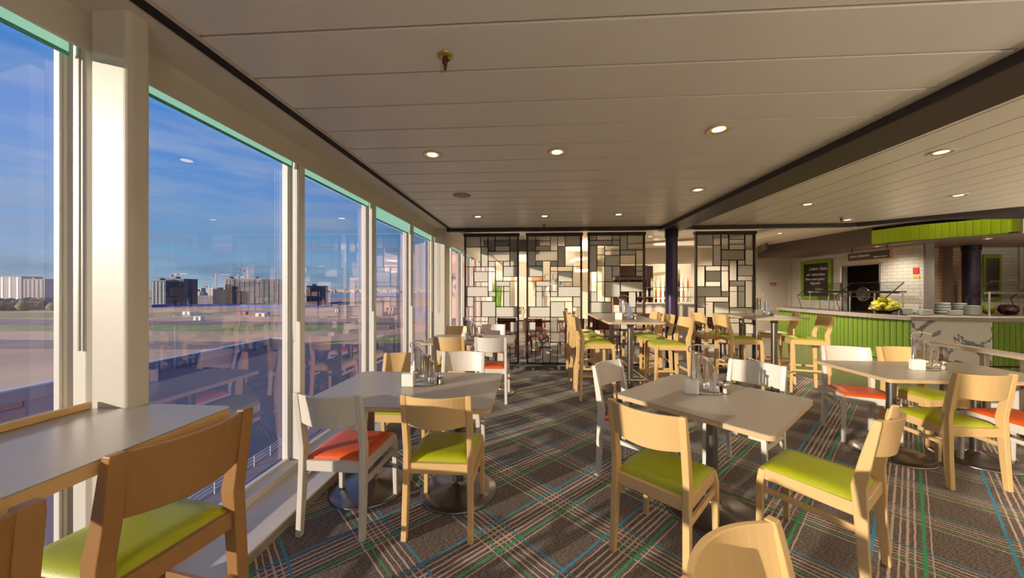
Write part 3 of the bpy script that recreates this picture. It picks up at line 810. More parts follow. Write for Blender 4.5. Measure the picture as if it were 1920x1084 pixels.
stand(1.240, 4.62, 1.05, -10, 'left high table')
stand(3.50, 5.40, 1.05, -8, 'right high table')

# ------------------------------------------------------------------ screens
C1 = [  # x0, y0, x1, y1, type in a 378 x 915 field (origin 50, 90)
 (50, 90, 160, 165, 'W'), (160, 90, 213, 165, 'G'), (213, 90, 266, 198, 'G'), (266, 90, 372, 125, 'G'), (266, 125, 372, 160, 'G'), (266, 160, 372, 198, 'W'), (372, 90, 428, 198, 'G'),
 (50, 165, 160, 310, 'O'), (160, 165, 213, 310, 'W'), (213, 198, 372, 270, 'G'), (372, 198, 428, 307, 'W'), (213, 270, 266, 310, 'W'), (266, 270, 322, 415, 'O'), (322, 270, 372, 307, 'W'),
 (50, 310, 107, 455, 'O'), (107, 310, 213, 345, 'O'), (107, 345, 213, 420, 'W'), (107, 420, 213, 455, 'O'), (213, 310, 268, 345, 'O'), (213, 345, 268, 490, 'O'), (322, 307, 428, 382, 'W'),
 (322, 382, 428, 415, 'O'), (268, 415, 373, 453, 'W'), (373, 415, 428, 602, 'O'), (50, 455, 214, 528, 'W'), (214, 490, 268, 528, 'W'), (268, 453, 325, 490, 'O'), (325, 453, 373, 490, 'W'),
 (50, 528, 107, 602, 'W'), (107, 528, 268, 563, 'O'), (325, 490, 373, 602, 'W'), (268, 490, 325, 602, 'O'), (50, 602, 107, 745, 'O'), (107, 563, 163, 675, 'O'), (163, 563, 268, 675, 'W'),
 (268, 602, 428, 675, 'W'), (107, 675, 213, 710, 'O'), (213, 675, 268, 785, 'G'), (268, 675, 428, 710, 'O'), (373, 710, 428, 785, 'W'), (268, 710, 373, 785, 'O'), (160, 785, 268, 857, 'G'),
 (50, 745, 160, 857, 'O'), (268, 785, 373, 857, 'O'), (373, 785, 428, 1005, 'O'), (268, 857, 373, 893, 'G'), (268, 893, 322, 1005, 'W'), (322, 893, 373, 1005, 'O'), (213, 857, 268, 935, 'O'), (213, 935, 268, 1005, 'G'), (50, 857, 213, 1005, 'O')]
C3 = [(212, 80, 265, 115, 'W'), (265, 80, 375, 115, 'G'), (375, 80, 432, 115, 'W'), (212, 115, 375, 150, 'W'), (375, 115, 432, 150, 'W'), (432, 80, 486, 185, 'W'), (486, 80, 598, 185, 'G'),
 (212, 150, 266, 337, 'W'), (266, 150, 322, 218, 'G'), (322, 150, 432, 188, 'G'), (322, 188, 432, 222, 'G'), (266, 218, 322, 298, 'G'), (322, 222, 432, 298, 'W'), (432, 185, 545, 220, 'W'),
 (432, 220, 545, 298, 'O'), (545, 185, 598, 298, 'O'), (266, 298, 322, 410, 'O'), (322, 298, 376, 410, 'W'), (376, 298, 432, 372, 'W'), (432, 298, 545, 372, 'O'), (545, 298, 598, 335, 'W'), (545, 335, 598, 372, 'W'),
 (432, 372, 598, 410, 'O'), (376, 372, 432, 410, 'O'), (212, 337, 266, 482, 'O'), (322, 410, 433, 520, 'W'), (433, 410, 598, 482, 'W'), (266, 410, 322, 555, 'O'), (212, 482, 266, 555, 'W'), (212, 555, 372, 632, 'W'),
 (372, 520, 433, 632, 'O'), (322, 520, 372, 555, 'O'), (433, 482, 490, 632, 'O'), (490, 482, 546, 592, 'W'), (546, 482, 598, 632, 'O'), (490, 592, 546, 632, 'O'), (212, 632, 266, 750, 'O'), (266, 632, 372, 690, 'G'),
 (372, 632, 433, 750, 'W'), (433, 632, 598, 690, 'O'), (266, 690, 372, 750, 'O'), (433, 690, 546, 750, 'W'), (546, 690, 598, 750, 'O'), (212, 750, 322, 850, 'O'), (322, 750, 433, 800, 'W'), (322, 800, 433, 850, 'G'), (433, 750, 598, 850, 'O'),
 (212, 850, 322, 995, 'W'), (322, 850, 433, 995, 'O'), (433, 850, 598, 995, 'G')]
def screen(x0, x1, cells, ox, oy, fw, fh, mirror, label):
    Y = 6.34; ztop, zbot = 2.435, .095
    t = thing('screen_divider', label, 'room divider', ((x0+x1)/2, Y, 0), 0, 'dark framed partition screens')
    cxx = (x0+x1)/2; w = x1-x0; iw = w-.056
    def px(x_):
        u = (x_-ox)/fw
        if mirror: u = 1-u
        return -iw/2+u*iw
    def pz(y_): return ztop-(y_-oy)/fh*(ztop-zbot)
    for s in (-1, 1): part('frame_post', MB().box(s*w/2-.014-.014*s, s*w/2+.014-.014*s, -.035, .035, .0, 2.49), 'screen_metal', t, .003)
    part('frame_rail', MB().box(-w/2-.012, w/2+.012, -.045, .045, 2.435, 2.492), 'screen_metal', t, .003)
    part('frame_rail', MB().box(-w/2, w/2, -.03, .03, .07, .095), 'screen_metal', t)
    part('plinth', MB().box(-w/2-.01, w/2+.01, -.16, .12, .0, .07), 'screen_base', t, .004)
    part('plinth', MB().box(-w/2-.02, -w/2+.16, -.22, -.16, .0, .075), 'screen_base', t, .004)
    bars = MB(); done = set()
    for (a, b, c, d, ty) in cells:
        X0, X1 = sorted((px(a), px(c))); Z1, Z0 = pz(b), pz(d)
        for e in ((X0, Z0, X1, Z0), (X0, Z1, X1, Z1), (X0, Z0, X0, Z1), (X1, Z0, X1, Z1)):
            k = tuple(round(q, 3) for q in e)
            if k in done: continue
            done.add(k); hw = .0055
            bars.box(min(e[0], e[2])-hw, max(e[0], e[2])+hw, -.014, .014, e[1]-hw, e[3]+hw)
        if ty == 'W': part('white_panel', MB().box(X0+.006, X1-.006, -.006, .006, Z0+.006, Z1-.006), 'screen_panel', t)
        if ty == 'G': part('glass_panel', MB().box(X0+.006, X1-.006, -.004, .004, Z0+.006, Z1-.006), 'screen_glass', t)
    part('lattice', bars, 'screen_metal', t)
screen(-1.27, -.246, C1, 50, 90, 378, 915, False, 'first partition screen from the windows, behind the far window table')
screen(-.108, .914, C1, 50, 90, 378, 915, True, 'second partition screen from the windows, mirror image of its left neighbour')
screen(1.02, 2.04, C3, 212, 80, 386, 915, False, 'third partition screen, left of the purple column')
screen(2.93, 3.965, C1, 50, 90, 378, 915, False, 'partition screen standing alone right of the purple column')
# purple column
pc = thing('round_column', 'dark purple round metal column at the end of the ceiling beam', 'column', (2.44, 6.15, 0))
part('shaft', MB().cyl(0, 0, 0, 2.5, .099, 40), 'purple_metal', pc)
part('collar', MB().cyl(0, 0, 2.36, 2.498, .110, 40), 'purple_collar', pc)
part('joint_ring', MB().cyl(0, 0, .80, .86, .0995, 40), 'satin_steel', pc)

# ------------------------------------------------------------------ buffet side
w1 = struct('wall_back_right', MB().box(5.2, 8.15, 11.3, 11.4, 0, 2.8), 'wall_white', label='plain cream wall between the lone screen and the buffet', cat='wall')
w1b = struct('wall_back_return', MB().box(5.1, 5.2, 11.3, 18, 0, 2.8), 'wall_white', label='end of the plain wall towards the far dining room', cat='wall')
wt = sroot('wall_tiles', 'white subway tile wall behind the buffet counter', 'wall')
part('tile_field', MB().box(8.15, 8.27, 7.60, 8.52, 0, 2.76).box(8.15, 8.27, 9.48, 11.3, 0, 2.76).box(8.15, 8.27, 8.52, 9.48, 2.05, 2.76), 'tile_white', wt)
part('opening_trim', MB().box(8.135, 8.15, 8.50, 8.525, 0, 2.065).box(8.135, 8.15, 8.50, 9.52, 2.05, 2.075), 'satin_steel', wt)
part('opening_trim', MB().box(8.125, 8.15, 9.475, 9.535, 0, 2.065), 'brushed_chrome', wt, .003)
part('corner_trim', MB().box(8.13, 8.30, 7.56, 7.60, 0, 2.76), 'grey_trim', wt)
part('corner_trim', MB().box(8.10, 8.15, 11.24, 11.3, 0, 2.76), 'wall_white', wt)
part('opening_recess', MB().box(9.4, 9.5, 8.3, 11.0, 0, 2.76).box(8.27, 9.5, 10.9, 11.0, 0, 2.76).box(8.27, 9.5, 8.50, 8.55, 0, 2.76).box(8.27, 9.5, 8.5, 11, 2.1, 2.12), 'kitchen_dark', wt)
wb = sroot('wall_tiles_tan', 'warm tan tiled wall behind the dark column', 'wall')
part('tile_field', MB().box(8.27, 9.86, 8.40, 8.5, 0, 2.76), 'tile_tan', wb)
part('tile_field', MB().box(9.86, 12.5, 8.40, 8.5, 1.05, 2.76), 'tile_white', wb)
part('tile_field', MB().box(9.86, 12.5, 8.40, 8.5, 0, 1.05), 'tile_tan', wb)
part('corner_trim', MB().box(9.80, 9.86, 8.38, 8.4, 0, 2.76).box(10.98, 11.03, 8.36, 8.4, 0, 2.76), 'wall_white', wb)
struct('wall_right', MB().box(12.4, 12.5, -4.5, 8.5, 0, 2.8), 'wall_white', label='right side wall', cat='wall')
struct('wall_behind', MB().box(3.2, 12.5, -4.6, -4.5, 0, 2.8), 'wall_white', label='wall behind the camera', cat='wall')

def textobj(body, size, mat, parent, loc, rot, name='lettering', align='LEFT'):
    cu = bpy.data.curves.new(name, 'FONT'); cu.body = body; cu.size = size; cu.extrude = .001; cu.align_x = align
    cu.shear = .25; cu.materials.append(M[mat])
    o = bpy.data.objects.new(name, cu); COL.objects.link(o)
    dg = bpy.context.evaluated_depsgraph_get(); dg.update()
    me = bpy.data.meshes.new_from_object(o.evaluated_get(dg)); bpy.data.objects.remove(o)
    o = link(name, me, parent); o.location = loc; o.rotation_euler = rot
    return o
# boards on the wall at X = 8.15 face -X
b1 = thing('chalkboard', 'green framed chalkboard with handwritten greeting on the tile wall', 'chalkboard', (8.145, 10.30, 1.165))
bd1 = part('board', MB().box(-.02, -.012, -.42, .42, .09, 1.03), 'board_black', b1)
part('board_frame', MB().box(-.035, .0, -.53, -.42, 0, 1.12).box(-.035, .0, .42, .53, 0, 1.12).box(-.035, 0, -.42, .42, 1.03, 1.12).box(-.035, 0, -.42, .42, 0, .09), 'board_green', b1, .003)
RW = (R(90), 0, R(-90))
for txt, yy, zz, s in (('Lieber Gast,', .23, .84, .125), ('wir wünschen', .34, .68, .115), ('Ihnen einen guten', .37, .555, .092), ('Appetit', .20, .43, .115), ('mahlzeit', .02, .27, .08)):
    textobj(txt, s, 'chalk', bd1, (-.024, yy, zz), RW)
sg = thing('hanging_sign', 'black sign with orange frame and chalk lettering hanging above the counter', 'sign', (7.42, 8.0, 2.09))
bd2 = part('board', MB().box(-.012, .012, -.47, .47, .02, .19), 'board_black', sg)
part('board_frame', MB().box(-.02, .02, -.50, -.47, 0, .21).box(-.02, .02, .47, .50, 0, .21).box(-.02, .02, -.47, .47, .19, .21).box(-.02, .02, -.47, .47, 0, .02), 'board_orange', sg, .002)
part('hanger', MB().box(-.006, .006, -.40, -.385, .21, .32).box(-.006, .006, .385, .40, .21, .32), 'screen_metal', sg)
textobj('Snack Quarter', .080, 'chalk', bd2, (-.0135, .44, .095), RW)
textobj('FRESH & TASTY', .042, 'chalk', bd2, (-.0135, -.12, .05), RW)
b2 = thing('green_framed_window', 'green framed dark board beside the dark column', 'board', (10.42, 8.395, 1.20))
part('board_frame', MB().box(-.19, -.14, -.03, 0, 0, 1.04).box(.14, .19, -.03, 0, 0, 1.04).box(-.14, .14, -.03, 0, .96, 1.04).box(-.14, .14, -.03, 0, 0, .08), 'board_green', b2, .003)
part('board', MB().box(-.14, .14, -.018, -.01, .08, .96), 'bottle_dark', b2)
rm = single('steel_disc', MB().lathe([(.17, 0), (.175, .02), (.155, .03), (.150, .015), (.0001, .03)], n=32), 'satin_steel', 'round polished steel disc in the dark kitchen opening', 'disc')
rm.rotation_euler = (0, R(-90), 0); rm.location = (8.08, 8.83, 1.335)
for (y, z, h, w, m_, lb) in ((7.755, 1.78, .13, .11, 'sign_red', 'small red fire safety sign on the white tiles'), (7.745, 1.69, .055, .12, 'sign_yellow', 'small yellow and red label under the red sign on the tiles')):
    single('wall_sign', MB().box(8.140, 8.149, y-w/2, y+w/2, z, z+h), m_, lb, 'sign')
fs = thing('safety_sign', 'tiny red pictogram sign on the plain cream wall', 'sign', (7.62, 11.29, 1.56))
part('pictogram', MB().box(-.10, -.01, -.008, 0, .07, .10).box(-.06, -.04, -.008, 0, 0, .08).box(.01, .10, -.008, 0, .07, .10).box(.03, .05, -.008, 0, 0, .08), 'sign_red', fs)

# counter body
CP = [(7.30, 10.6), (7.24, 9.3), (7.22, 8.36), (7.27, 7.75), (7.40, 7.15), (8.60, 6.90), (9.9, 6.93), (11.6, 7.2)]
ct = thing('buffet_counter', 'long buffet counter with green slatted front and grey stone top', 'counter', (0, 0, 0))
def offs(poly, d):
    out = []
    for i, p in enumerate(poly):
        a = Vector(poly[max(0, i-1)]); b = Vector(poly[min(len(poly)-1, i+1)]); t_ = (b-a).normalized(); out.append((p[0]+t_.y*d*1, p[1]-t_.x*d*1))
    return out
out_ = offs(CP, -.05)[:]   # towards the room? the direction is fixed below
test = Vector(out_[2])-Vector(CP[2])
sgn = 1 if test.x < 0 else -1
front = offs(CP, -.05*sgn); body = offs(CP, .02*sgn); back = offs(CP, .72*sgn)
back[-1] = (11.6, 7.9); back[4] = (8.0, 7.95); back[5] = (8.7, 7.75)
mbt = MB()
def strip(mb, A, B, z0, z1):
    for i in range(len(A)-1): mb.prism([A[i], A[i+1], B[i+1], B[i]], z0, z1)
strip(mbt, front, back, .845, .92)
part('worktop', mbt, 'counter_stone', ct)
mbb = MB(); strip(mbb, body, offs(CP, .60*sgn), .006, .845); part('carcass', mbb, 'counter_dark', ct)
part('well', (lambda m_: (strip(m_, offs(CP, .16*sgn)[:5], offs(CP, .60*sgn)[:5], .9205, .928), m_)[1])(MB()), 'counter_dark', ct)
slats = 0
for i in range(len(CP)-1):
    a = Vector(CP[i]); b = Vector(CP[i+1]); L_ = (b-a).length; d = (b-a).normalized(); nn = Vector((d.y, -d.x))*(-1 if (Vector((d.y, -d.x)).x > 0 and i < 4) else 1)
    if i >= 4 and nn.y > 0: nn = -nn
    if i == 4:
        p = [a+d*.012, b-d*.012, b-d*.012-nn*.03, a+d*.012-nn*.03]
        cxm = (a+b)/2; mm = MB()
        mm.prism([(q.x-cxm.x, q.y-cxm.y) for q in p], .02, .843); o = part('marble_panel', mm, 'marble', ct); o.location = (cxm.x, cxm.y, 0); continue
    n = max(1, round(L_/.098))
    for k in range(n):
        p0 = a+d*(L_*k/n+.004); p1 = a+d*(L_*(k+1)/n-.004); m0 = p0*.78+p1*.22; m1 = p0*.22+p1*.78
        q = [p0, m0+nn*.008, m1+nn*.008, p1, p1-nn*.025, p0-nn*.025]
        part('slat', MB().prism([(v.x, v.y) for v in q], .02, .843), 'slat_green', ct)
# overhead: soffit, taupe bulkhead, green fascia
so = sroot('ceiling_soffit', 'lowered brown soffit over the buffet', 'soffit')
part('soffit_plate', MB().prism([(6.9, 10.9), (7.15, 7.6), (7.35, 7.1), (7.65, 6.78), (8.17, 6.25), (9.6, 5.1), (12.4, 4.0), (12.4, 8.4), (8.15, 8.4), (8.15, 10.9)], 2.405, 2.43), 'soffit_brown', so)
part('bulkhead', MB().prism([(6.9, 10.9), (7.14, 7.62), (7.19, 7.62), (6.95, 10.9)], 2.39, 2.78), 'bulkhead', so)
part('bulkhead', MB().prism([(6.9, 10.9), (6.95, 10.9), (6.35, 9.6), (6.3, 9.62)], 2.55, 2.70), 'bulkhead', so)
part('bulkhead', MB().prism([(8.20, 6.24), (9.6, 5.1), (12.4, 4.0), (12.4, 4.1), (9.65, 5.15), (8.25, 6.28)], 2.40, 2.78), 'beam_black', so)
part('soffit_lip', MB().prism([(7.13, 7.62), (7.33, 7.08), (7.63, 6.76), (8.19, 6.22), (8.22, 6.27), (7.68, 6.82), (7.4, 7.12), (7.2, 7.64)], 2.372, 2.40), 'grey_trim', so)
gf = thing('green_fascia', 'curved bright green slatted fascia above the buffet', 'fascia', (0, 0, 0))
GF = [(7.13, 7.62), (7.20, 7.35), (7.33, 7.08), (7.47, 6.91), (7.65, 6.75), (7.90, 6.51), (8.20, 6.23)]
for i in range(len(GF)-1):
    a = Vector(GF[i]); b = Vector(GF[i+1]); L_ = (b-a).length; d = (b-a).normalized(); nn = Vector((d.y, -d.x)); nn = nn if nn.y < 0 else -nn
    n = max(1, round(L_/.095))
    for k in range(n):
        p0 = a+d*(L_*k/n+.0008); p1 = a+d*(L_*(k+1)/n-.0008); m0 = p0*.8+p1*.2; m1 = p0*.2+p1*.8
        part('slat', MB().prism([(v.x, v.y) for v in (p0, m0+nn*.002, m1+nn*.002, p1, p1-nn*.03, p0-nn*.03)], 2.40, 2.685), 'fascia_green', gf)
part('end_cap', MB().box(8.19, 8.225, 6.20, 6.26, 2.39, 2.70), 'rail_beige', gf)
# dark round column behind the counter
c2 = thing('round_column', 'dark round column behind the buffet bowls', 'column', (9.49, 7.97, 0))
part('shaft', MB().cyl(0, 0, 0, 2.41, .128, 40), 'dark_column_metal', c2)
part('collar', MB().cyl(0, 0, 2.29, 2.404, .142, 40), 'purple_collar', c2)
# sneeze guards on the counter
def guard(p0, p1, label, n, depth=(.45, 0)):
    t = thing('sneeze_guard', label, 'sneeze guard', (0, 0, 0), 0, 'glass sneeze guards on the buffet')
    a = Vector(p0); b = Vector(p1); d = (b-a).normalized(); nn = Vector((-d.y, d.x))
    if nn.x < 0: nn = -nn
    for k in range(n):
        q = a+(b-a)*(k/(n-1)); part('post', MB().cyl(q.x, q.y, .925, 1.40, .017, 14), 'chrome', t)
    part('heat_bar', MB().beam((a.x, a.y, 1.405), (b.x, b.y, 1.405), .16, .025), 'base_metal', t, .003)
    part('light_strip', MB().beam((a.x, a.y, 1.377), (b.x, b.y, 1.377), .14, .03), 'chrome', t)
    for k in range(n):
        if k in (0, n-1) or n < 4 or k == 2:
            q = a+(b-a)*(k/(n-1))
            part('arm', MB().beam((q.x-nn.x*.34, q.y-nn.y*.34, 1.27), (q.x+nn.x*.02, q.y+nn.y*.02, 1.60), .016, .016).beam((q.x-nn.x*.34, q.y-nn.y*.34, 1.27), (q.x-nn.x*.24, q.y-nn.y*.24, .93), .010, .010), 'screen_metal', t)
    e0 = a-nn*.34; e1 = b-nn*.34; f0 = a+nn*.02; f1 = b+nn*.02
    part('glass_pane', MB().add([(e0.x, e0.y, 1.28), (e1.x, e1.y, 1.28), (f1.x, f1.y, 1.61), (f0.x, f0.y, 1.61)], [(0, 1, 2, 3)]), 'clear_glass', t)
    part('glass_edge', MB().tube([(e0.x, e0.y, 1.28), (e1.x, e1.y, 1.28)], .006, 6).tube([(f0.x, f0.y, 1.61), (f1.x, f1.y, 1.61)], .005, 6), 'screen_metal', t)
guard((7.90, 10.2), (7.88, 7.75), 'sneeze guard with chrome posts in front of the chalkboard and opening', 5)
guard((9.0, 7.28), (11.0, 7.50), 'sneeze guard with chrome posts at the right end of the counter', 3)
# bowls and plates
def bowl(cx, cy, z, r, h, label, grp, rim=True):
    t = thing('bowl', label, 'bowl', (cx, cy, z), 0, grp)
    part('bowl_body', MB().lathe([(r*.74, 0), (r*.93, h*.18), (r*.985, h*.6), (r, h), (r*.95, h), (r*.90, h*.6), (r*.5, h*.2), (.0001, h*.15)], n=26), 'bowl_celadon', t)
    part('bowl_rim', MB().lathe([(r*.96, h), (r*1.005, h+.002), (r*1.0, h-.003)], n=26, cap=False), 'bowl_rim', t)
def ppos(px, t_): # point above the counter seen in direction px at depth t_
    a = (px-960)/640; c_, s_ = math.cos(math.atan(38/640)), math.sin(math.atan(38/640))
    return (t_*(a*c_-s_), t_*(a*s_+c_))
STK = [(1674, 7.32, .125, .055, 3, 'small celadon bowls stacked at the left end'), (1699, 7.15, .145, .035, 4, 'celadon plates, second stack from left'),
       (1699, 7.55, .13, .04, 4, 'celadon plates behind the second stack'),
       (1734, 6.98, .155, .040, 3, 'celadon plates in the low stack left of the tall pile'), (1736, 7.38, .165, .05, 5, 'celadon bowls behind the low stack left of the tall pile'),
       (1767, 7.28, .175, .065, 4, 'large celadon bowls in the tall middle pile'), (1790, 6.90, .155, .035, 3, 'small celadon plates between two tall piles'),
       (1799, 7.32, .15, .05, 5, 'celadon bowls right of the tall middle pile'), (1824, 6.97, .175, .042, 5, 'broad celadon bowls in the rightmost pile')]
for px, dd, r, h, n, lb in STK:
    x, y = ppos(px, dd)
    for k in range(n):
        posn = 'top ' if k == n-1 else ('bottom ' if k == 0 else '')
        bowl(x+random.uniform(-.003, .003), y+random.uniform(-.003, .003), .9205+k*h*.92, r*.66, h*1.06, (posn+'one of the ' if posn else 'middle ones of the ')+lb, lb)
# fruit bowl
x, y = ppos(1660, 7.42)
fb = thing('fruit_bowl', 'glass bowl on the counter heaped with yellow fruit', 'bowl', (x, y, .929))
part('glass_body', MB().lathe([(.11, 0), (.19, .06), (.25, .17), (.255, .17), (.20, .07), (.10, .01)], n=28, cap=False), 'clear_glass', fb)
for i in range(20):
    ring_ = i//8; a = i*2.4; r = (.17, .13, .05)[min(2, ring_)]
    fx_, fy_ = x+r*math.cos(a), y+r*math.sin(a)
    o = single('pear', MB().ball((0, 0, 0), .068, 14, 8, (1.15, .95, .9)).ball((.06, 0, 0), .035, 10, 6), 'fruit_yellow', 'yellow-green fruit heaped in the glass bowl on the counter', 'fruit', 'yellow fruit in the glass bowl', (fx_, fy_, .929+.10+ring_*.085+.02*(i % 3)), a, fix=True)
    o.rotation_euler = (random.uniform(-.5, .5), random.uniform(-.5, .5), a)
x, y = ppos(1853, 7.35)
single('apple_ornament', MB().lathe([(.0001, .0), (.04, .0), (.07, .03), (.088, .10), (.078, .165), (.045, .195), (.012, .185), (.0001, .175)], n=24), 'apple_green', 'large green apple ornament behind the bowls', 'ornament', None, (x, y, .921))
x, y = ppos(1890, 7.05)
ra = thing('apple_ornament', 'large glossy dark red apple ornament on the counter', 'ornament', (x, y, .921))
part('apple_body', MB().lathe([(.0001, .02), (.04, .0), (.095, .02), (.134, .08), (.140, .13), (.125, .185), (.085, .215), (.035, .205), (.0001, .185)], n=32), 'apple_red', ra)
part('stalk', MB().tube([(0, 0, .185), (.01, 0, .23)], .006, 6), 'dark_wood', ra)
# railing and planter by the right-hand table
rl = thing('railing', 'low railing with pale flat top rail behind the right-hand table', 'railing', (0, 0, 0))
P0 = Vector((4.66, 4.24)); P1 = Vector((4.30, 2.3)); d = (P1-P0).normalized()
part('top_rail', MB().beam((P0.x, P0.y, .828), (P1.x, P1.y, .828), .10, .045), 'rail_beige', rl, .004)
part('lower_rail', MB().beam((P0.x, P0.y, .64), (P1.x, P1.y, .64), .025, .025), 'rail_metal', rl)
for s in (.10, .52, .86, 1.3, 1.75):
    q = P0+d*s; part('post', MB().box(q.x-.022, q.x+.022, q.y-.022, q.y+.022, 0, .806), 'rail_metal', rl, .003)
pb = thing('planter_box', 'long planter box behind the railing', 'planter', (4.95, 3.1, 0), R(-10))
part('box', MB().box(-.16, .16, -.9, .9, 0, .56), 'pot_white', pb, .004)
def plant(x, y, z, n, r, h, mat, label, pot=.05):
    t = thing('potted_plant', label, 'plant', (x, y, z))
    part('pot', MB().lathe([(pot*.8, 0), (pot, .085), (pot*.9, .085), (pot*.88, .07), (.0001, .07)], n=16), 'pot_white', t)
    mb = MB()
    for i in range(n):
        a = random.uniform(0, 2*PI); rr = r*math.sqrt(random.random()); hh = h*random.uniform(.3, 1.0); cx_, cy_, cz_ = rr*math.cos(a), rr*math.sin(a), .08+hh
        s_ = random.uniform(.018, .032); u = Vector((random.uniform(-1, 1), random.uniform(-1, 1), random.uniform(-.3, .8))).normalized(); v = u.cross(Vector((0, 0, 1))).normalized()
        c0 = Vector((cx_, cy_, cz_)); mb.add([c0-u*s_, c0+v*s_*.5, c0+u*s_, c0-v*s_*.5], [(0, 1, 2, 3)])
    part('foliage', mb, mat, t, kind='stuff')
plant(4.90, 3.62, .56, 26, .03, .12, 'leaf_green', 'small sprig in a white pot behind the railing')
plant(4.86, 3.36, .56, 130, .11, .16, 'leaf_bright', 'bushy green herb in a white planter behind the railing', .11)
plant(4.80, 3.05, .56, 130, .11, .16, 'leaf_bright', 'second bushy green herb in the planter, at the right edge', .11)

# ------------------------------------------------------------------ far dining room
struct('wall_far', MB().box(-2, 5.2, 17.0, 17.1, 0, 2.8), 'far_wall_cream', label='bright end wall of the far dining room', cat='wall')
pbd = single('patterned_panel', MB().box(.05, 1.6, 16.93, 16.99, 1.1, 2.2), 'pattern_board', 'black and white patterned panel on the far end wall', 'panel')
ap = single('art_panel', MB().box(5.05, 5.09, 12.2, 15.0, .9, 2.0), 'art_panel', 'tan mural panel with figures seen through the lone screen', 'artwork')
cv = sroot('ceiling_cove', 'curved cream ceiling cove with a bright lip over the bar', 'ceiling')
pts = [(2.2, 10.2), (4.3, 8.9), (4.9, 8.6), (5.05, 8.1), (5.05, 6.6)]
co = MB()
for (xa, ya), (xb, yb) in zip(pts, pts[1:]): co.beam((xa, ya, 2.73), (xb, yb, 2.73), .10, .05)
part('cove_lip', co, 'wall_white', cv)
part('cove_band', MB().box(2.5, 5.15, 11.0, 11.1, 2.25, 2.76).box(1.5, 2.0, 12, 16, 2.6, 2.76), 'wall_white', cv)
part('duct', MB().box(-1.3, .2, 9.0, 9.8, 2.45, 2.76), 'grey_trim', cv)
# bar
br = thing('bar_counter', 'white fronted bar counter beyond the screens', 'bar', (0, 0, 0))
part('bar_front', MB().box(2.7, 4.9, 10.0, 10.5, 0, 1.02), 'bar_white', br, .01)
part('bar_top', MB().box(2.65, 4.95, 9.92, 10.55, 1.02, 1.06), 'counter_stone', br, .004)
bs = thing('back_bar_shelf', 'dark red back bar with shelves of bottles', 'shelf', (0, 0, 0))
part('shelf_back', MB().box(2.6, 3.85, 11.15, 11.2, 0, 2.2), 'bar_wine', bs)
part('hood', MB().prism([(2.6, 10.9), (3.6, 10.9), (3.6, 11.14), (2.6, 11.14)], 1.75, 2.2), 'bar_wine', bs)
part('cabinet', MB().box(2.6, 5.0, 10.85, 11.14, 0, .95), 'bar_white', bs)
for z in (1.2, 1.5): part('shelf_board', MB().box(3.0, 5.0, 10.92, 11.14, z, z+.02), 'satin_steel', bs)
bme = {k: MB().lathe([(.034, 0), (.036, .01), (.036, .17), (.014, .22), (.013, .28), (.015, .285), (.0001, .285)], n=10).mesh('bottle', k) for k in ('bottle_dark', 'bottle_amber', 'bottle_clear')}
for j, z in enumerate((.9505, 1.221, 1.521)):
    for i in range(14):
        o = link('bottle', bme[random.choice(list(bme))]); o.location = (3.06+i*.14, 11.02, z)
        tag(o, 'bottle on the %s shelf of the back bar' % ('lowest', 'middle', 'top')[j], 'bottle', 'bottles behind the bar')
bt = thing('booth_screen', 'rounded white booth partition right of the purple column', 'partition', (0, 0, 0))
pp = [(2.75, 0), (3.28, 0), (3.28, .95)]+[(3.28-.18*(1-math.cos(R(a))), .95+.18*math.sin(R(a))) for a in (20, 45, 70, 90)]+[(2.75, 1.13)]
part('panel', MB().add([(x_, 7.2, z_) for x_, z_ in pp]+[(x_, 7.26, z_) for x_, z_ in pp], [tuple(range(len(pp))), tuple(range(len(pp), 2*len(pp)))[::-1]]+[(i, (i+1) % len(pp), (i+1) % len(pp)+len(pp), i+len(pp)) for i in range(len(pp))]), 'bar_white', bt)
GD = 'dark brown chairs beyond the screens'
DK = [(-.55, 7.6, 90, 'nearest the windows behind the first screen'), (.10, 7.45, 70, 'behind the gap between first and second screen'), (.85, 7.5, 100, 'behind the second screen at the long table'), (.15, 8.9, -90, 'on the far side of the long table'),
      (.9, 8.9, -95, 'on the far side of the long table, right one'), (-.6, 8.9, -80, 'on the far side of the long table, left one'), (1.6, 7.6, 60, 'behind the third screen'), (1.7, 9.4, 90, 'further back behind the third screen'),
      (2.4, 9.2, 95, 'at the bar, left of the purple column'), (2.85, 9.25, 90, 'at the bar, second from the left'), (3.3, 9.25, 88, 'at the bar, hidden partly by the purple column'), (3.45, 7.9, 120, 'behind the lone screen'),
      (4.1, 8.1, 90, 'behind the lone screen, right one'), (.2, 11.2, 90, 'at the back of the far room'), (1.1, 11.6, 60, 'at the back of the far room, middle'), (-.5, 11.8, -90, 'at the back of the far room, left')]
for x, y, a, lb in DK: chair('dk', x, y, a, 'dark brown wooden chair '+lb, GD)
for i, (x, y, w, d, lb) in enumerate(((.2, 8.2, 1.9, .8, 'long table with glassware just beyond the screens'), (.3, 12.2, 1.6, .8, 'table at the back of the far room'), (2.2, 8.3, .8, .8, 'small table beyond the third screen'), (3.7, 8.6, .9, .7, 'small table beyond the lone screen'))):
    table('far_table', lb, x, y, w, d, .75, 0, [(0, 0)], 'tables in the far room')
gm = MB().lathe([(.03, 0), (.005, .005), (.004, .08), (.03, .11), (.034, .17), (.028, .19)], n=12, cap=False).mesh('wine_glass', 'bottle_clear')
for i in range(10):
    o = link('wine_glass', gm); o.location = (-.55+i*.17, 8.2+.12*(-1)**i, .75); tag(o, 'wine glass on the long table beyond the screens', 'glass', 'wine glasses on the long table')
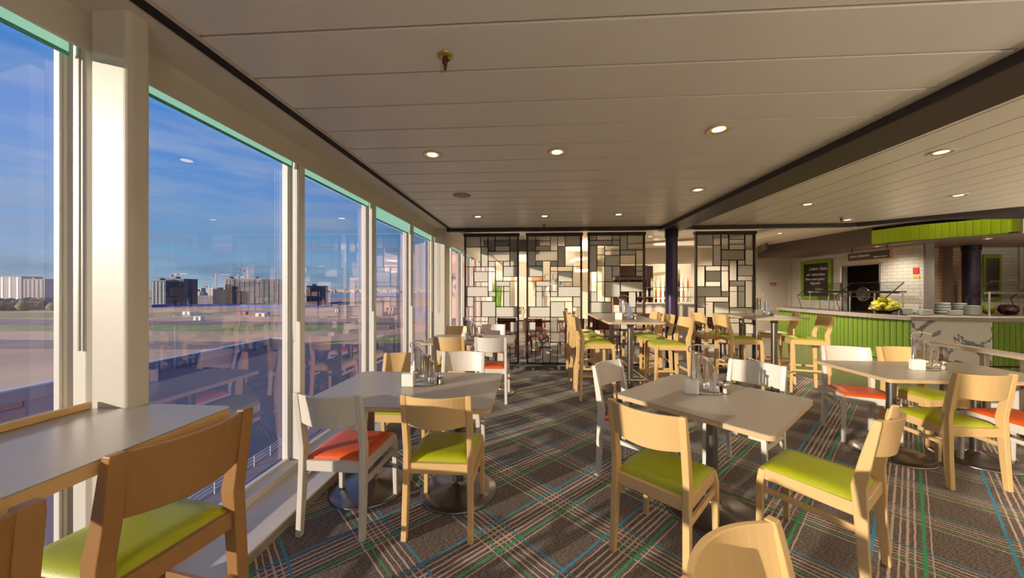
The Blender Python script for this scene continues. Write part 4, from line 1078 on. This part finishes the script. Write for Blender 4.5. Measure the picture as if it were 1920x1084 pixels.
# tall grass plant
gp = thing('tall_grass_plant', 'tall bright green bamboo grass in a trough seen through the first screen', 'plant', (-.95, 9.2, 0))
part('trough', MB().box(-.18, .18, -.12, .12, 0, .92), 'bar_white', gp, .004)
mb = MB()
for i in range(90):
    x0_, y0_ = random.uniform(-.11, .11), random.uniform(-.08, .08); h = random.uniform(.6, .98); dx, dy = random.uniform(-.04, .04), random.uniform(-.03, .03); w = .005
    mb.add([(x0_-w, y0_, .92), (x0_+w, y0_, .92), (x0_+dx+w, y0_+dy, .92+h*.6), (x0_+dx-w, y0_+dy, .92+h*.6), (x0_+dx*1.8, y0_+dy*1.8, .92+h)], [(0, 1, 2, 3), (3, 2, 4)])
part('foliage', mb, 'leaf_bright', gp, kind='stuff')
pl = thing('round_pendant', 'round orange woven pendant lamp beyond the screens', 'lamp', (.18, 10.2, 1.72))
part('shade', MB().ball((0, 0, 0), .20, 20, 12, (1, 1, .95)), 'pendant_orange', pl)
part('cable', MB().tube([(0, 0, .18), (0, 0, 1.04)], .005, 6), 'void_black', pl)
for x, y, z, r in ((1.62, 10.6, 2.05, .30), (1.9, 13.5, 2.15, .25)):
    t = thing('drum_pendant', 'cream glowing drum pendant lamp seen through the second screen' if y < 12 else 'smaller cream drum pendant deeper in the far room', 'lamp', (x, y, z))
    part('shade', MB().lathe([(r, 0), (r, .28)], n=28, cap=False), 'shade_cream', t)
    part('cable', MB().tube([(0, 0, .1), (0, 0, 2.76-z)], .004, 6), 'void_black', t)
    ld = bpy.data.lights.new('drum_light', 'POINT'); ld.energy = 110; ld.color = (1, .78, .5); ld.shadow_soft_size = .12
    lo = bpy.data.objects.new('drum_light', ld); COL.objects.link(lo); lo.parent = t; lo.location = (0, 0, .12)
for x, y, lb in ((2.9, 8.6, 'recessed lamp in the far ceiling by the purple column'), (.6, 8.4, 'recessed lamp in the far ceiling behind the second screen'), (3.9, 9.8, 'recessed lamp above the bar'), (-.8, 12.5, 'recessed lamp deep in the far room, left'), (2.4, 12.5, 'recessed lamp deep in the far room, right')):
    lamp(x, y, 2.76, lb, power=150)
sc_ = thing('square_column', 'white square column deep in the far room', 'column', (2.05, 11.0, 0)); part('shaft', MB().box(-.14, .14, -.14, .14, 0, 2.76), 'wall_white', sc_, .01)

# ------------------------------------------------------------------ outside
GZ = -18.0
C0, S0 = math.cos(math.atan(38/640)), math.sin(math.atan(38/640))
def cw(X, Z): return (X*C0-Z*S0, X*S0+Z*C0)
def ground(name, pts, z, mat, label, cat='ground'):
    o = struct(name, MB().prism([cw(*p) for p in pts], z-.05, z), mat, label=label, cat=cat); return o
ground('ground_land', [(-4200, -600), (200, -600), (1500, 7000), (-4200, 7000)], GZ-.3, 'land', 'wide brown reclaimed land beyond the quay')
ground('ground_quay', [(-28.3, -200), (-2.5, -200), (-2.5, 150), (-28.3, 150)], GZ+.02, 'quay_paving', 'purplish paved strip of quay beside the ship')
ground('ground_dark_yard', [(-88, -200), (-28.3, -200), (-28.3, 125), (-85, 120)], GZ, 'asphalt', 'dark blue-grey yard between quay railing and parapet')
ground('water_bay', [(-55, 205), (400, 190), (600, 395), (-120, 388), (-95, 290)], GZ, 'water', 'blue bay water beyond the land', 'water')
ground('water_sea', [(-700, 830), (2500, 700), (2500, 2600), (-900, 2300)], GZ, 'water', 'open blue water towards the far shore', 'water')
for nm, pts, m_, lb in (('grass_strip', [(-400, 160), (-80, 160), (-60, 190), (-420, 185)], 'grass', 'dry grassy strip across the brown land'),
                      ('grass_strip', [(-84, 100), (-40, 125), (-10, 160), (-30, 170), (-70, 128)], 'grass', 'green bank beside the dark yard'),
                      ('grass_strip', [(-60, 100), (-38, 100), (-10, 150), (-20, 160)], 'grass', 'lower green bank near the yard corner'),
                      ('grass_strip', [(-900, 230), (-260, 235), (-240, 290), (-950, 300)], 'grass', 'yellowish meadow in front of the pale blocks'),
                      ('earth_patch', [(-500, 118), (-90, 112), (-92, 128), (-500, 150)], 'dark_soil', 'long dark patch of bare earth beyond the parapet'),
                      ('earth_patch', [(-350, 190), (-60, 165), (-55, 200), (-360, 230)], 'dark_soil', 'second dark strip of bare earth'),
                      ('sand_track', [(-260, 250), (-80, 235), (-80, 240), (-260, 256)], 'sand_track', 'pale sandy track crossing the land'),
                      ('sand_track', [(-220, 285), (-75, 275), (-75, 282), (-220, 292)], 'sand_track', 'second pale sandy track further away')):
    o = single(nm, MB().prism([cw(*p) for p in pts], GZ-.25, GZ-.20+random.uniform(0, .03)), m_, lb, 'ground'); o['kind'] = 'structure'
ql = thing('quay_railing', 'white quay railing far below the windows', 'railing', (0, 0, 0))
mb = MB(); 
for z in (.45, .8, 1.15):
    a = cw(-28.3, -20); b = cw(-28.3, 110); mb.beam((*a, GZ+z), (*b, GZ+z), .07, .07)
part('rail', mb, 'quay_rail', ql)
pme = MB().box(-.05, .05, -.05, .05, 0, 1.2).mesh('post', 'quay_rail')
for i in range(50):
    p = cw(-28.3, -15+i*2.5); link('post', pme, ql, (p[0], p[1], GZ))
pw = thing('parapet_wall', 'long grey parapet edging the dark yard', 'wall', (0, 0, 0))
mb = MB(); a = cw(-88, -200); b = cw(-85, 120); c = cw(-74, 121.5)
mb.beam((*a, GZ+1.0), (*b, GZ+1.0), .8, 2.4).beam((*b, GZ+1.0), (*c, GZ+1.0), .8, 2.4); part('wall_body', mb, 'parapet', pw)
mb = MB().beam((*a, GZ+2.3), (*b, GZ+2.3), 1.3, .3).beam((*b, GZ+2.3), (*c, GZ+2.3), 1.3, .3); part('coping', mb, 'quay_rail', pw)
for i in range(40):
    q = cw(-86.9, 5+i*2.9); part('pilaster', MB().box(q[0]-.1, q[0]+.35, q[1]-.12, q[1]+.12, GZ, GZ+2.1), 'quay_rail', pw)

def block(px0, px1, ytop, ybase, label, mat='facade_slate', strip='facade_strip', nst=8, group='apartment blocks beyond the land', depth=18, floors=0):
    Z = 640*19.4/(ybase-543); X0 = (px0-960)/640*Z; X1 = (px1-960)/640*Z; h = (543-ytop)/640*Z+19.4
    t = thing('apartment_building', label, 'building', (0, 0, 0), 0, group)
    f = lambda X, dz_=0: cw(X, Z+dz_)
    part('body', MB().prism([f(X0), f(X1), f(X1, depth), f(X0, depth)], GZ-.3, GZ+h), mat, t)
    part('roof_parapet', MB().prism([f(X0-.3, -.4), f(X1+.3, -.4), f(X1+.3, depth+.3), f(X0-.3, depth+.3)], GZ+h, GZ+h+.9), 'roof_grey', t)
    part('roof_house', MB().prism([f(lerp(X0, X1, .3), 3), f(lerp(X0, X1, .42), 3), f(lerp(X0, X1, .42), 9), f(lerp(X0, X1, .3), 9)], GZ+h+.9, GZ+h+3.5), 'roof_grey', t)
    for k in range(nst):
        u = (k+.5)/nst; w = (X1-X0)/nst*.28; xm = lerp(X0, X1, u)
        part('stair_strip', MB().prism([f(xm-w/2, -.5), f(xm+w/2, -.5), f(xm+w/2, .1), f(xm-w/2, .1)], GZ, GZ+h-.5), strip, t)
    nf = max(3, int(h/3)); mb = MB()
    for j in range(nf):
        z = GZ+1+j*h/nf
        for k in range(nst):
            for q in (.10, .78):
                xm = lerp(X0, X1, (k+q)/nst); w = (X1-X0)/nst*.16
                mb.prism([f(xm, -.25), f(xm+w, -.25), f(xm+w, .05), f(xm, .05)], z, z+h/nf*.5)
    part('windows', mb, 'facade_window' if mat != 'facade_slate' else 'facade_strip', t, kind='stuff')
block(434, 535, 524, 571, 'long dark slate apartment block in the middle of the view', nst=11, depth=40)
block(422, 434, 523, 570.5, 'narrow cream end wing of the long dark block', 'facade_cream', 'facade_slate', 2)
block(399, 421, 544, 570.8, 'low cream and brown building beside the long block', 'facade_cream', 'dark_soil' if False else 'facade_pale', 4)
block(311, 345, 524, 573, 'dark slate tower with flat roof near the column', nst=4)
block(284, 311, 527, 574, 'slate and white block at the left edge of the second window', 'facade_slate', 'facade_pale', 4)
block(575, 602, 537, 569, 'smaller dark slate block seen through the third window', nst=5)
block(-60, 40, 519, 562, 'pale grey apartment block at the far left', 'facade_pale', 'container_white', 7, depth=30)
block(44, 84, 524, 563, 'pale block with vertical bands left of the column', 'facade_pale', 'facade_slate', 5)
block(86, 124, 525, 562, 'grey block next to the window frame at the left', 'facade_pale', 'grass', 3)
block(40, 122, 549, 561, 'low white building in front of the pale blocks', 'container_white', 'facade_pale', 9)
# tree belt and far skyline
tr = single('tree_belt', MB(), 'far_green', 'x', 'trees')
bpy.data.objects.remove(tr)
mb = MB()
for i in range(260):
    px = random.uniform(-200, 130); yb = random.uniform(566, 583); Z = 640*19.4/(yb-543); X = (px-960)/640*Z; p = cw(X, Z); r = random.uniform(2.5, 5)
    mb.ball((p[0], p[1], GZ+r*.8), r, 6, 4, (1.2, 1.2, .9))
o = single('tree_belt', mb, 'far_green', 'belt of dull green scrub in front of the pale blocks at the left', 'trees'); o['kind'] = 'stuff'
mb = MB()
for i in range(300):
    px = random.uniform(345, 425) if i < 120 else random.uniform(600, 1000); Z = random.uniform(2200, 3200) if i >= 120 else random.uniform(1100, 2400)
    X = (px-960)/640*Z; p = cw(X, Z); h = random.uniform(10, 26) if i < 120 else random.uniform(8, 24); w = random.uniform(12, 45)
    mb.box(p[0]-w/2, p[0]+w/2, p[1]-8, p[1]+8, GZ, GZ+h)
o = single('far_city', mb, 'city_pale', 'pale distant city buildings along the horizon', 'city'); o['kind'] = 'stuff'
fsr = struct('ground_far_shore', MB().prism([cw(-1500, 2300), cw(4000, 2300), cw(4500, 3500), cw(-2500, 3500)], GZ-.05, GZ+.2), 'far_green', label='far shore strip', cat='ground')
bd = thing('viaduct', 'low white bridge crossing the far water', 'bridge', (0, 0, 0))
a = cw(-1150, 1900); b = cw(-330, 2100)
part('deck', MB().beam((*a, GZ+24), (*b, GZ+20), 16, 4), 'city_pale', bd)
for k in range(18):
    u = k/17; part('pier', MB().box(lerp(a[0], b[0], u)-4, lerp(a[0], b[0], u)+4, lerp(a[1], b[1], u)-4, lerp(a[1], b[1], u)+4, GZ, GZ+22), 'city_pale', bd)
# cranes
def crane(px, ytop, ybase, jib, label):
    Z = 640*19.4/(ybase-543); X = (px-960)/640*Z; h = (543-ytop)/640*Z+19.4; p = cw(X, Z)
    t = thing('tower_crane', label, 'crane', (p[0], p[1], GZ), 0, 'tower cranes')
    mb = MB(); 
    for sx in (-1, 1):
        for sy in (-1, 1): mb.beam((sx*.8, sy*.8, 0), (sx*.8, sy*.8, h), .35, .35)
    n = int(h/3)
    for k in range(n):
        for s in (-1, 1): mb.beam((-.8, s*.8, k*3), (.8, s*.8, k*3+3), .25, .25)
    part('mast', mb, 'crane_paint', t)
    part('jib', MB().beam((-8, 0, h), (jib, jib*.3, h+1.5), .9, 1.2).beam((0, 0, h+5), (jib*.7, jib*.2, h+1.8), .2, .2), 'container_white', t)
    part('tower_head', MB().beam((0, 0, h), (0, 0, h+5), .8, .8), 'crane_paint', t)
    part('counterweight', MB().box(-9, -6, -1, 1, h-2.5, h+.5), 'container_red', t)
crane(465, 507, 567, -14, 'tall tower crane rising above the long dark block')
crane(405, 516, 562, 22, 'tower crane with long jib left of the long dark block')
crane(331, 515, 569.5, 12, 'tower crane behind the slate tower near the column')
crane(446, 521, 566.8, 9, 'short crane top peeking over the long block')
crane(393, 537, 560, -10, 'small distant crane left of the cream building')
# blue site fences and containers on the land
for (x0, y0, x1, y1, h, lb) in ((284, 577, 350, 574, 3.2, 'dark blue site fence in front of the slate blocks'), (350, 574.5, 450, 573, 2.2, 'low blue site fence left of the long block'), (450, 576, 545, 577.5, 2.6, 'bright blue site fence in front of the long block'), (572, 577, 640, 569, 3, 'blue site fence seen through the third window')):
    Za = 640*19.4/(y0-543); Zb = 640*19.4/(y1-543); a = cw((x0-960)/640*Za, Za); b = cw((x1-960)/640*Zb, Zb)
    single('site_fence', MB().beam((*a, GZ+h/2), (*b, GZ+h/2), .3, h), 'fence_blue', lb, 'fence')
CT = [(490, 593, 'container_white', 'white site container in the middle of the land', 7), (497, 591, 'container_blue', 'blue site container beside the white one', 6), (373, 600, 'container_white', 'white hut on the land left of centre', 5), (455, 590, 'container_red', 'red container on the land', 7), (352, 590, 'container_white', 'small white hut near the fence', 6),
      (633, 585, 'container_white', 'white vehicle parked by the sandy track', 3), (735, 582, 'container_white', 'white hut near the bay', 4)]
for px, yb, m_, lb, w in CT:
    Z = 640*19.4/(yb-543); p = cw((px-960)/640*Z, Z); t = thing('site_container', lb, 'container', (p[0], p[1], GZ-.2))
    part('body', MB().box(-w/2, w/2, -1.3, 1.3, 0, 2.6), m_, t, .08)
    part('door', MB().box(-w*.15, w*.15, -1.36, -1.3, .1, 2.2), 'facade_window', t)
